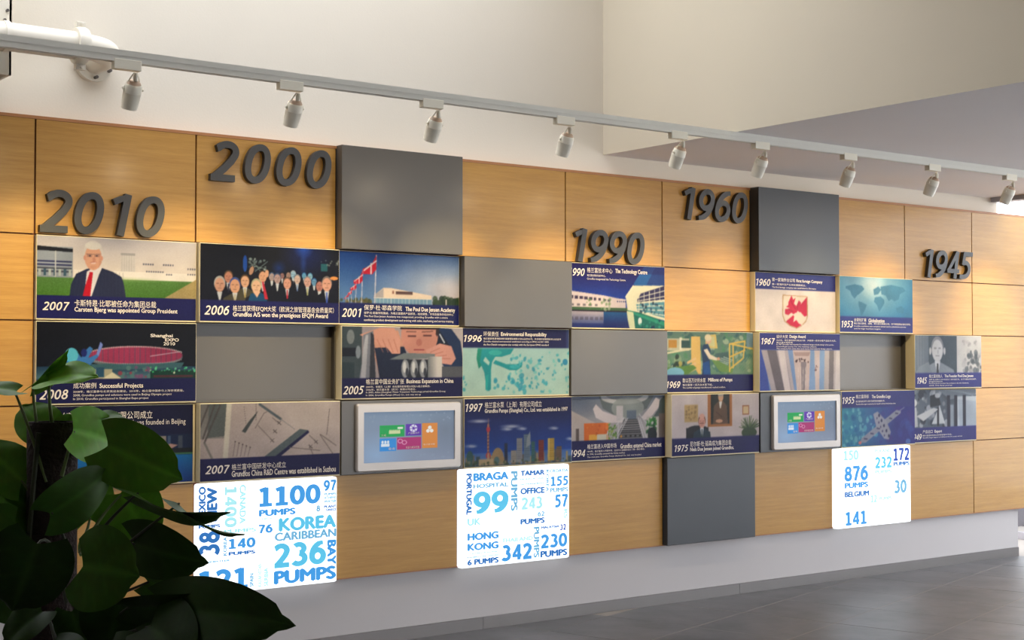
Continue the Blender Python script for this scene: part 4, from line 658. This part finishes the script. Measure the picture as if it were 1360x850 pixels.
for s, (x0, x1, z0, z1) in NUMS.items():
    h = z1-z0; sh = .20; XS = 1.14
    adv = ((x1-x0)-h*(.62*XS+sh*.8))/3
    root = empty('year_numeral', ((x0+x1)/2, 0, z0), {'2010': 'charcoal raised numeral 2010 on the wood above the suited man print', '2000': 'charcoal raised numeral 2000 at the top edge of the wood', '1990': 'charcoal raised numeral 1990 above the pool building print',
          '1960': 'charcoal raised numeral 1960 left of a large grey block', '1945': 'charcoal raised numeral 1945 at the right end of the wood'}[s], 'number sign', 'raised year numerals on the wood')
    for i, ch in enumerate(s):
        mb = MB()
        for q, (pts, wd, cl) in enumerate(glyph(ch)):
            P = [(x0+adv*i+h*(XS*x+sh*y)-h*.03, z0+h*y) for x, y in pts]
            ribbon(mb, P, [k*h for k in wd] if hasattr(wd, '__len__') else wd*h, -.030+.0005*q, 0, cl)
        mb.build('digit', M_num, root)
# ================================================================= printed panels
G_POST = 'printed photo panels on the cladding'
def poster(c, r, d, painter, label, nx, body=True, m=(.0025, .0025, .003, .007)):
    z1, z0 = ROWZ[r]; g = .003; x0, x1 = XK[c]+g, XK[c+1]-g; z1 -= g; z0 += g
    root = empty('photo_panel', ((x0+x1)/2, 0, z0), label, 'photo panel', G_POST)
    MB().box(x0, x1, -d, .0138, z0, z1).build('board', M_cream, root, bevel=.0012, seg=1)
    px0, px1, pz0, pz1 = x0+m[0], x1-m[1], z0+m[3], z1-m[2]
    pr = print_mesh('print', painter, px0, px1, pz0, pz1, -d-.0012, nx, int(nx*.5), M_print, root)
    def T(s, u0, u1, v0, v1, **k):
        k.setdefault('bold', .0)
        text(pr, s, px0+(px1-px0)*u0, px0+(px1-px0)*u1, pz1-(pz1-pz0)*v1, pz1-(pz1-pz0)*v0, -d-.0022, **k)
    return T
Y_ = dict(name='year_lettering', shear=.22)
B_ = dict(bold=.022)
p = poster(0, 1, .020, art_president, 'print 2007 of a grey-haired man in a dark suit and red tie before a lawn', 270)
p('2007', .035, .195, .80, .905, **Y_); p('卡斯特恩·比耶被任命为集团总裁', .225, .737, .765, .85); p('Carsten Bjerg was appointed Group President', .225, .877, .855, .93, **B_)
p = poster(0, 2, .024, art_expo, 'print 2008 of a glowing red stadium roof at night', 270)
p('2008', .02, .19, .83, .95, **Y_); p('成功案例', .22, .36, .75, .82); p('Successful Projects', .38, .655, .76, .835, **B_)
p('2008年，格兰富参与北京奥运会建设。2010年，格兰富中国参与上海世博建设。', .22, .92, .845, .875); p('2008, Grundfos pumps and solutions were used in Beijing Olympic project', .22, .84, .89, .925); p('In 2010, Grundfos participated in Shanghai Expo project', .22, .69, .935, .97)
p('Shanghai', .70, .845, .135, .19, **B_); p('EXPO', .795, .885, .19, .23, **B_); p('2010', .785, .86, .24, .28, **B_)
p = poster(0, 3, .014, art_beijing, 'dark blue print of a city reflected in water, half hidden behind the pothos', 250, m=(.004, .012, .004, .008))
p('格兰富水泵（北京）有限公司成立', .10, .73, .07, .17); p('Grundfos Pumps (Beijing) Co., Ltd was founded in Beijing', .10, .95, .18, .27)
p = poster(1, 1, .044, art_award, 'print 2006 of a crowd in dark suits around a trophy', 250)
p('2006', .03, .20, .80, .92, **Y_); p('格兰富获得EFQM大奖（欧洲之旅管理基金会质量奖）', .225, .96, .79, .87); p('Grundfos A/S won the prestigious EFQM Award', .225, .915, .875, .955, **B_)
p = poster(1, 3, .057, art_drawing, 'print 2007 of a pen lying on a technical drawing', 240)
p('2007', .035, .2, .80, .91, **Y_); p('格兰富中国研发中心成立', .215, .6, .79, .87); p('Grundfos China R&D Centre was established in Suzhou', .215, .97, .88, .96, **B_)
p = poster(2, 1, .022, art_academy, 'print 2001 of a row of red flags beside a white building', 210)
p('2001', .025, .18, .79, .91, **Y_); p('保罗·杜·耶森学院', .2, .51, .735, .81); p('The Poul Due Jensen Academy', .54, .965, .75, .83, **B_)
p('保罗·杜·耶森学院落成，为格兰富提供产品研发，结合销售、市场及服务的培训中心', .2, .95, .83, .865); p('The Poul Due Jensen Academy was inaugurated, providing Grundfos with a centre', .2, .90, .88, .915); p('combining product development and training with sales, marketing and service training', .2, .95, .93, .97)
p = poster(2, 2, .058, art_worker, 'print 2005 of a man leaning over metal machine parts', 210)
p('2005', .01, .175, .83, .945, **Y_); p('格兰富中国业务扩张', .19, .5, .735, .81); p('Business Expansion in China', .52, .92, .74, .82, **B_)
p('2005年，安度实（上海）水处理科技有限公司加入格兰富集团。', .19, .72, .83, .86); p('2006年，格兰富水泵（武汉）有限公司成立。', .19, .60, .87, .90); p('In 2005, Aldos (Shanghai) Water Treatment Technology joined Grundfos Group', .19, .85, .91, .94); p('In 2006, Grundfos Pumps (Wuxi) Co., Ltd. was set up', .19, .64, .95, .98)
p = poster(3, 2, .038, art_splash, 'print 1996 of turquoise figures and splashes on pale green', 190)
p('1996', .015, .175, .10, .20, **Y_); p('环保责任', .19, .33, .045, .115); p('Environmental Responsibility', .35, .78, .05, .125, **B_)
p('格兰富首家获得欧洲环保管理及审核计划认证的公司，并获得环境管理体系认证证书', .19, .92, .135, .165); p('Grundfos obtained environmental certification according to EMAS and ISO 14001', .19, .80, .18, .21); p('the first Danish companies also comply with the European EMAS standard', .19, .80, .225, .26)
p = poster(3, 3, .062, art_skyline, 'print 1997 of a river city skyline with a tall spired tower', 190)
p('1997', .01, .16, .07, .19, **Y_); p('格兰富水泵（上海）有限公司成立', .18, .71, .05, .14); p('Grundfos Pumps (Shanghai) Co., Ltd. was established in 1997', .18, .96, .15, .23, **B_)
p = poster(4, 1, .026, art_centre, 'print 1990 of white buildings around a dark pool', 180)
p('1990', .005, .155, .08, .2, **Y_); p('格兰富技术中心', .18, .44, .06, .14); p('The Technology Centre', .47, .81, .06, .15, **B_); p('格兰富启用新的技术中心。', .18, .37, .165, .20); p('Grundfos inaugurated the Technology Centre.', .18, .58, .22, .26)
p = poster(4, 3, .026, art_stairs, 'print 1994 of a staircase under a round white gallery', 180)
p('1994', .01, .16, .83, .94, **Y_); p('格兰富进入中国市场', .18, .48, .75, .825); p('Grundfos entered China market', .52, .96, .765, .84, **B_)
p('1994年，格兰富进入中国市场，在苏州工业园区设立了第一家办事处。', .18, .78, .85, .88); p('In 1994, Grundfos entered the China market.', .18, .57, .895, .925); p('The next year, Grundfos Pumps (Suzhou) Co., Ltd. was founded', .18, .74, .94, .97)
p = poster(5, 2, .027, art_factory, 'print 1969 of a worker beside green factory machines', 170)
p('1969', .005, .155, .82, .93, **Y_); p('数以百万计的水泵', .18, .44, .77, .845); p('Millions of Pumps', .47, .75, .77, .85, **B_); p('格兰富第一百万台水泵下线。', .18, .52, .865, .90); p('The number of pumps manufactured reached a million.', .18, .67, .915, .95)
p = poster(5, 3, .078, art_office, 'print 1975 of a seated man below a framed portrait', 170)
p('1975', .03, .18, .82, .93, **Y_); p('尼尔斯·杜·延森成为集团总裁', .2, .67, .77, .86); p('Niels Due Jensen joined Grundfos.', .2, .70, .87, .95, **B_)
p = poster(6, 1, .040, art_crest, 'white print 1960 with a red and white crest', 160)
p('1960', .01, .18, .11, .23, **Y_); p('第一家海外分公司', .2, .48, .08, .145); p('First foreign Company', .5, .83, .09, .16, **B_); p('第一家海外生产公司在德国成立。', .2, .62, .175, .21); p('The first foreign company was established in Germany.', .2, .75, .23, .265)
p = poster(6, 2, .077, art_pipes, 'print 1967 of upright steel tubes against blue', 160)
p('1967', .02, .18, .09, .2, **Y_); p('设计大奖', .2, .34, .03, .09); p('Design Award', .36, .56, .03, .10, **B_)
p('1967年，格兰富获得丹麦设计奖，并获得一系列水泵产品设计大奖。', .2, .95, .11, .14); p('格兰富水泵获奖', .2, .4, .15, .18); p('In 1967 Grundfos was awarded for industrial design and the design of its pumps,', .2, .92, .185, .215); p('Centrifugal pump for the heating system.', .2, .7, .225, .25); p('The company has since then won many international design awards.', .2, .9, .26, .285)
p = poster(7, 1, .070, art_map, 'print 1953 of a pale blue world map', 150)
p('1953', .02, .17, .80, .92, **Y_); p('全球化扩展', .185, .35, .745, .81); p('Globalisation', .38, .60, .75, .82, **B_); p('格兰富在挪威、瑞典、荷兰成立销售公司，并不断拓展全球化市场。', .185, .97, .825, .86); p('Grundfos established sales companies abroad and the globalisation process', .185, .9, .88, .91); p('and foreign markets begins.', .185, .55, .925, .955)
p = poster(7, 3, .082, art_pendant, 'print 1955 of a crossed silver emblem on turquoise and violet', 150)
p('1955', .01, .17, .10, .22, **Y_); p('格兰富商标', .185, .36, .06, .13); p('The Grundfos Logo', .40, .66, .07, .15, **B_); p('格兰富的商标源于水泵叶轮和阿基米德螺旋水车。', .185, .58, .165, .20); p('The Grundfos logo is inspired by the impeller and the Archimedes screw.', .185, .73, .22, .255)
p = poster(8, 2, .080, art_founder, 'black and white print 1945 of a man in a pale suit', 150)
p('1945', .03, .17, .80, .92, **Y_); p('格兰富创始人', .2, .4, .745, .81); p('The Founder Poul Due Jensen', .43, .87, .75, .82, **B_); p('保罗·杜·延森于1945年创立了格兰富公司，位于丹麦比耶灵布罗。', .2, .92, .83, .86); p('格兰富的历史由此开始', .2, .4, .87, .895); p('Poul Due Jensen founded the company in his own basement,', .2, .8, .905, .935); p('with the first pump.', .2, .55, .945, .975)
p = poster(8, 3, .030, art_export, 'black and white print 1949 of men loading goods', 150)
p('1949', .02, .17, .84, .95, **Y_); p('产品出口', .185, .33, .77, .835); p('Export', .36, .47, .775, .845, **B_); p('格兰富首次出口水泵至国外市场。', .185, .62, .86, .89); p('Grundfos began export and delivered the first pumps abroad.', .185, .78, .905, .935)
# ================================================================= touch screens
def screen(c, d, lab):
    x0, x1 = XK[c], XK[c+1]; w0 = x0+.088; w1 = x0+.7615; z0, z1 = Z4+.016, Z3-.020
    if c == 6: w0 += .016; w1 += .012
    root = empty('touch_screen', ((w0+w1)/2, -d, z0), lab, 'screen', 'touch screens in the wall')
    b = .046; t = .022
    fr = MB(); fr.box(w0, w1, -d-t, -d, z1-b, z1).box(w0, w1, -d-t, -d, z0, z0+b).box(w0, w0+b*.85, -d-t, -d, z0+b, z1-b).box(w1-b*.85, w1, -d-t, -d, z0+b, z1-b)
    # rounded outer frame: one outline with a hole
    bz = bmesh.new(); R = .014
    def ring(a0, a1, c0, c1, rad, y):
        out = []
        for cx, cz, s in ((a1-rad, c1-rad, 0), (a0+rad, c1-rad, 90), (a0+rad, c0+rad, 180), (a1-rad, c0+rad, 270)):
            for k in range(5):
                an = math.radians(s+k*22.5); out.append((cx+rad*math.cos(an), y, cz+rad*math.sin(an)))
        return out
    rings = [ring(w0, w1, z0, z1, R, -d), ring(w0, w1, z0, z1, R, -d-t*.75), ring(w0+.005, w1-.005, z0+.005, z1-.005, R*.8, -d-t), ring(w0+b*.9, w1-b*.9, z0+b, z1-b, .002, -d-t), ring(w0+b*.9, w1-b*.9, z0+b, z1-b, .002, -d-t*.45)]
    mb = MB(); vs = [p for r_ in rings for p in r_]; n = 20; fs = []
    for i in range(len(rings)-1):
        for k in range(n): a, b2 = i*n+k, i*n+(k+1) % n; fs.append((a, b2, b2+n, a+n))
    mb.add(vs, fs); mb.build('bezel', M_silver, root)
    dsp = print_mesh('display', art_screen, w0+b*.9, w1-b*.9, z0+b, z1-b, -d-t*.5, 190, 118, M_screen, root)
    X = lambda u: w0+b*.9+(w1-w0-b*1.8)*u; Z = lambda v: z1-b-(z1-z0-2*b)*v
    for s, a, b3, v0, v1 in (('介绍', .195, .245, .44, .485), ('产品展示厅', .485, .61, .42, .46), ('查询', .27, .34, .71, .76), ('水泵与解决方案', .46, .61, .70, .745), ('格兰富中国', .655, .78, .66, .695)):
        text(dsp, s, X(a), X(b3), Z(v1), Z(v0), -d-t*.5-.0006, name='caption_lettering')
screen(2, .060, 'silver-framed touch screen left of the skyline print')
screen(6, .085, 'silver-framed touch screen left of the emblem print')
# ================================================================= light boxes
PAL = {1: (64, 158, 232), 2: (44, 116, 190), 3: (120, 190, 232), 4: (176, 240, 248), 5: (96, 206, 246), 6: (20, 70, 176)}
M_ink = {}
for k, c in PAL.items():
    M_ink[k] = mat('backlit_ink_%s' % 'abcdef'[k-1], tuple(v*.35 for v in srgb(*c)[:3])+(1,), rough=.4, spec=.2, emit=srgb(*c), es={3: .56, 4: .66, 5: .60}.get(k, .66), noise=.03, nscale=6)
for c, d, lab in ((1, .031, 'glowing white light box of blue words with 1100 and KOREA, behind the pothos'), (3, .040, 'glowing white light box of blue words with BRAGA, 99 and HONG KONG'), (7, .044, 'glowing white light box of blue words with BELGIUM and 172, furthest right')):
    z1, z0 = ROWZ[4]; x0, x1 = XK[c]+.002, XK[c+1]-.002; z1 -= .004; z0 -= .012
    root = empty('light_box', ((x0+x1)/2, 0, z0), lab, 'light box', 'light boxes of blue words')
    cs = MB().box(x0, x1, -d, .0135, z0, z1).build('acrylic_case', M_glow, root, bevel=.012, seg=3)
    for s, u0, u1, v0, v1, rot, k in BOX_TEXT[c]:
        text(cs, s, x0+(x1-x0)*u0, x0+(x1-x0)*u1, z1-(z1-z0)*v1, z1-(z1-z0)*v0, -d-.0012, name='printed_word', material=M_ink[k], rot=rot, slab=True, bold=.062 if k in (1, 2, 5, 6) else .048)
flush_text()
# ================================================================= track and spotlights
TY = -1.08
trk = empty('lighting_track', (3.4, TY, 2.763), 'long pale grey lighting track running along the whole wall', 'track')
MB().box(-1.2, 7.5, TY-.018, TY+.018, 2.788, 2.8115).build('carrier_rail', M_track, trk)
MB().box(-1.2, 7.5, TY-.0165, TY-.007, 2.763, 2.788).box(-1.2, 7.5, TY+.007, TY+.0165, 2.763, 2.788).build('rail', M_track, trk)
MB().box(-1.2, 7.5, TY-.007, TY+.007, 2.768, 2.788).build('slot', M_slot, trk)
for x in (-.95,): MB().tube([(x, TY, 2.811), (x, TY, 4.6)], .0012, 5).build('suspension_wire', M_track, trk)
ORD = ['leftmost', 'second from left', 'third from left', 'fourth from left', 'middle one', 'fourth from right', 'third from right', 'second from right', 'rightmost']
ABV = ['above 2010', 'above 2000', 'above the large block by 2000', 'above 1990', 'left of the ceiling step', 'above the large block by 1960', 'above the world map print', 'above 1945', 'by the bright window']
def spotlight(i, x):
    root = empty('spotlight', (x, TY, 2.763), ('off-white track spotlight, %s of the nine, %s' if i < 9 else 'off-white track spotlight, %s in the row, %s') % (ORD[i], ABV[i]), 'spotlight', 'spotlights on the track')
    MB().box(x-.058, x+.058, TY-.019, TY+.019, 2.733, 2.7745).build('adaptor', M_lamp, root, bevel=.002)
    J = Vector((x+.040, TY, 2.728)); th = math.radians(26+1.0*(i % 3)); ph = math.radians(-2)
    ax = Vector((math.sin(ph)*math.sin(th), math.cos(ph)*math.sin(th), -math.cos(th)))
    side = Vector((1, 0, 0)); up = side.cross(ax)
    C0 = J+Vector((0, 0, -.004))+ax*.018
    M = Matrix((side, up, ax)).transposed().to_4x4(); M.translation = C0
    MB().lathe([(.006, -.035), (.010, -.03), (.010, -.01), (.004, 0)], Matrix.Translation(J+Vector((0, 0, -.002))), 12).build('swivel', M_lamp, root, smooth=True)
    yk = MB()
    for s in (-1, 1):
        yk.tube([J+Vector((s*.006, 0, 0)), J+side*s*.012+ax*.012, C0+side*s*.0405+ax*.048], .0028, 6)
        Mk = Matrix.Translation(C0+side*s*.0405+ax*.048)@Matrix.Rotation(math.pi/2, 4, 'Y'); yk.lathe([(.006, -.005), (.006, .005)], Mk, 10)
    yk.build('yoke', M_lamp, root, smooth=True)
    lb = MB().lathe([(.031, .026), (.036, .034), (.0385, .060), (.0390, .062), (.0375, .064), (.036, .105), (.033, .132), (.031, .132), (.030, .124)], M, 28, cap=False).build('lamp_body', M_lamp, root, smooth=True)
    MB().lathe([(.018, .012), (.027, .018), (.031, .026)], M, 24).build('collar', M_copper, lb, smooth=True)
    MB().lathe([(.0001, .129), (.0295, .1295)], M, 24, cap=True).build('lens', M_lens, lb)
    ld = bpy.data.lights.new('lamp_light', 'SPOT'); ld.energy = SPOT_W; ld.color = SPOT_COL; ld.spot_size = math.radians(54); ld.spot_blend = .9; ld.shadow_soft_size = .024
    lo = bpy.data.objects.new('lamp_light', ld); COL.objects.link(lo); lo.parent = root
    pos = C0+ax*.137; tgt = Vector((x-.02, 0, 1.80)); dr = (tgt-pos).normalized()
    lo.location = pos-wloc(root); lo.rotation_euler = dr.to_track_quat('-Z', 'Y').to_euler()
ORD.append('tenth'); ABV.append('nearest the glazed wall beyond the picture edge')
for i, x in enumerate(SPOT_X+[7.36]): spotlight(i, x)
# ================================================================= pipe and steel channel, upper left
PZ = 2.985; PY = -.28
pipe = empty('water_pipe', (.1, .03, PZ), 'thick white painted pipe with flange elbow turning into the upper wall', 'pipe')
MB().tube([(-1.6, PY, PZ), (.10, PY, PZ)], .064, 24).build('straight_length', M_pipe, pipe, smooth=True)
el = [(.12+.17*math.sin(math.radians(a)), PY+.17-.17*math.cos(math.radians(a)), PZ) for a in range(0, 91, 10)]
MB().tube([(.10, PY, PZ)]+el+[(.29, .05, PZ)], .060, 24).build('elbow', M_pipe, pipe, smooth=True)
cl = MB(); RM = Matrix.Translation((.108, PY, PZ))@Matrix.Rotation(math.pi/2, 4, 'Y')
cl.lathe([(.064, -.026), (.082, -.026), (.088, -.014), (.088, .014), (.082, .026), (.064, .026)], RM, 28); cl = cl.build('coupling', M_pipe, pipe, smooth=True)
for s in (-1, 1):
    cb = MB().box(.085, .131, PY-.016, PY+.016, PZ+(s*.098)-.014, PZ+(s*.098)+.014); cb.tube([(.108, PY-.03, PZ+s*.100), (.108, PY+.03, PZ+s*.100)], .008, 8); cb.build('coupling_bolt', M_pipe, cl, bevel=.003)
fg = MB(); RM2 = Matrix.Translation((.29, .032, PZ))@Matrix.Rotation(math.pi/2, 4, 'X'); fg.lathe([(.060, -.018), (.095, -.018), (.095, .018), (.060, .018)], RM2, 28); fg = fg.build('wall_flange', M_pipe, pipe, smooth=True)
for k in range(6):
    a = math.radians(30+60*k); MB().tube([(.29+.078*math.cos(a), .05, PZ+.078*math.sin(a)), (.29+.078*math.cos(a), -.015, PZ+.078*math.sin(a))], .008, 8).build('flange_bolt', M_metal, fg)
MB().lathe([(.064, -.012), (.070, -.012), (.070, .012), (.064, .012)], Matrix.Translation((-.232, PY, PZ))@Matrix.Rotation(math.pi/2, 4, 'Y'), 24).build('joint_ring', M_pipe, pipe, smooth=True)
ch = empty('steel_channel', (-.36, .03, 2.83), 'cream upright steel channel with bolt heads, left edge of the upper wall', 'column')
wbm = MB().box(-.50, -.179, -.20, -.19, 2.83, 4.5).box(-.189, -.179, -.20, .05, 2.83, 4.5).box(-.50, -.49, -.20, .05, 2.83, 4.5); wbm = wbm.build('web', M_pipe, ch)
for x, z in ((-.200, 3.12), (-.212, 3.075), (-.38, 3.14), (-.38, 3.3)): MB().tube([(x, -.20, z), (x, -.212, z)], .007, 8).build('bolt_head', M_metal, wbm)
# ================================================================= potted pothos on a moss pole
def leaf_mat(name, lit):
    m = mat(name, srgb(30, 50, 22), rough=.5, spec=.18); nt = m.node_tree; b = nt.nodes['Principled BSDF']
    a = nt.nodes.new('ShaderNodeVertexColor'); a.layer_name = 'shade_veins'
    n = nt.nodes.new('ShaderNodeTexNoise'); n.inputs['Scale'].default_value = 35; tc = nt.nodes.new('ShaderNodeTexCoord'); nt.links.new(tc.outputs['Object'], n.inputs[0])
    mx = nt.nodes.new('ShaderNodeMix'); mx.data_type = 'RGBA'; mx.blend_type = 'MULTIPLY'; mx.inputs[0].default_value = .35
    nt.links.new(a.outputs['Color'], mx.inputs[6]); nt.links.new(n.outputs['Color'], mx.inputs[7]); nt.links.new(mx.outputs[2], b.inputs['Base Color'])
    b.inputs['Subsurface Weight'].default_value = 0; b.inputs['Coat Weight'].default_value = .04; b.inputs['Coat Roughness'].default_value = .3
    return m
M_leaf = leaf_mat('pothos_leaf', 0)
PX, PYY, PTZ = POLE_TOP
plant = empty('potted_pothos', (PX, PYY, 0), 'tall potted pothos with dark heart-shaped leaves climbing a brown moss pole', 'plant')
pl = MB(); prof = [(.0495, .30), (.0495, .6), (.051, 1.0), (.050, 1.3), (.0505, PTZ-.01), (.048, PTZ), (.040, PTZ), (.038, PTZ-.03), (.0001, PTZ-.03)]
pl.lathe(prof, Matrix.Translation((PX, PYY, 0)), 26, cap=False).build('moss_pole', M_pole, plant, smooth=True)
MB().lathe([(.13, 0), (.135, .0), (.175, .34), (.185, .345), (.185, .37), (.172, .37), (.168, .33), (.0001, .33)], Matrix.Translation((PX, PYY, 0)), 36).build('pot', M_pot, plant, smooth=True)
MB().lathe([(.167, .325), (.12, .345), (.0001, .35)], Matrix.Translation((PX, PYY, 0)), 30).build('soil', M_soil, plant, smooth=True)
CAMP = Vector(cam.matrix_world.translation)
def leaf(B, T, W, roll, fold, droop, shade, p0, p1):
    B, T = Vector(B), Vector(T); ax = (T-B); L = ax.length; ax.normalize()
    n = (CAMP-B); n -= ax*n.dot(ax); n.normalize(); n = Matrix.Rotation(math.radians(roll), 3, ax)@n; sd = ax.cross(n)
    NS, NT = 20, 12; vs = []; cols = []
    dark = np.array(srgb(17, 38, 11)[:3]); lt = np.array(srgb(132, 200, 56)[:3]); base = dark*(1-shade)+lt*shade; vein = base*1.45+.003  # dim light on the plant is put into these leaf greens
    ph = rng.uniform(0, 6)
    for i in range(NS+1):
        s = i/NS; f = ((s+.05)**.40)*((1-s)**.70)/.53
        if s > .86: f = max(f*.62, 0) if i < NS else .0
        f = min(f, 1.0)
        for j in range(-NT//2, NT//2+1):
            t = j/(NT//2); x = W*f*t; back = .20*L*(abs(t)**1.3)*((1-s)**2.6)*(1 if s < .6 else .3)
            y = L*s-back; curl = droop*L*(s**2.2)+.05*L*math.sin(3.1*s)*-1
            z = fold*abs(x)-curl-.10*abs(x)*abs(t)+.0025*math.sin(9*s+ph+3*t)*abs(t)
            vs.append(B+ax*y+sd*x+n*(z+droop*L*s))
            vk = 1.0 if j == 0 else (0.30 if (abs(((s*9-abs(t)*2.2) % 1.5)-.75) < .12 and abs(t) < .85) else 0)
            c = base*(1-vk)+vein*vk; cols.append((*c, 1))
    fs = []; w_ = NT+1
    for i in range(NS):
        for j in range(NT): a = i*w_+j; fs.append((a, a+1, a+w_+1, a+w_))
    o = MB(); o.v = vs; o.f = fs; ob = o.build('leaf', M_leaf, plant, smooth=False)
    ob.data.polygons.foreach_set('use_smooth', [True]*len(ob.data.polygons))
    ca = ob.data.color_attributes.new('shade_veins', 'FLOAT_COLOR', 'POINT'); ca.data.foreach_set('color', np.array(cols, np.float32).ravel())
    p0, p1 = Vector(p0), Vector(p1); pts = []
    for k in range(9):
        t = k/8; pts.append(p0*(1-t)**2+p1*2*t*(1-t)+(B+ax*.004)*t*t)
    MB().tube(pts, [.0042-.0018*k/8 for k in range(9)], 7).build('petiole', M_stem if shade > .33 else M_stemd, plant, smooth=True)
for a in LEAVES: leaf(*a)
# main vines climbing the pole
for k, (a0, tw) in enumerate(((1.2, 1.9), (3.4, -1.5), (5.2, 2.3))):
    pts = []
    for i in range(26):
        z = .34+(PTZ-.36-.03*k)*i/25; a = a0+tw*z; pts.append((PX+.054*math.cos(a), PYY+.054*math.sin(a), z))
    MB().tube(pts, .0055, 7).build('vine', M_stemd, plant, smooth=True)
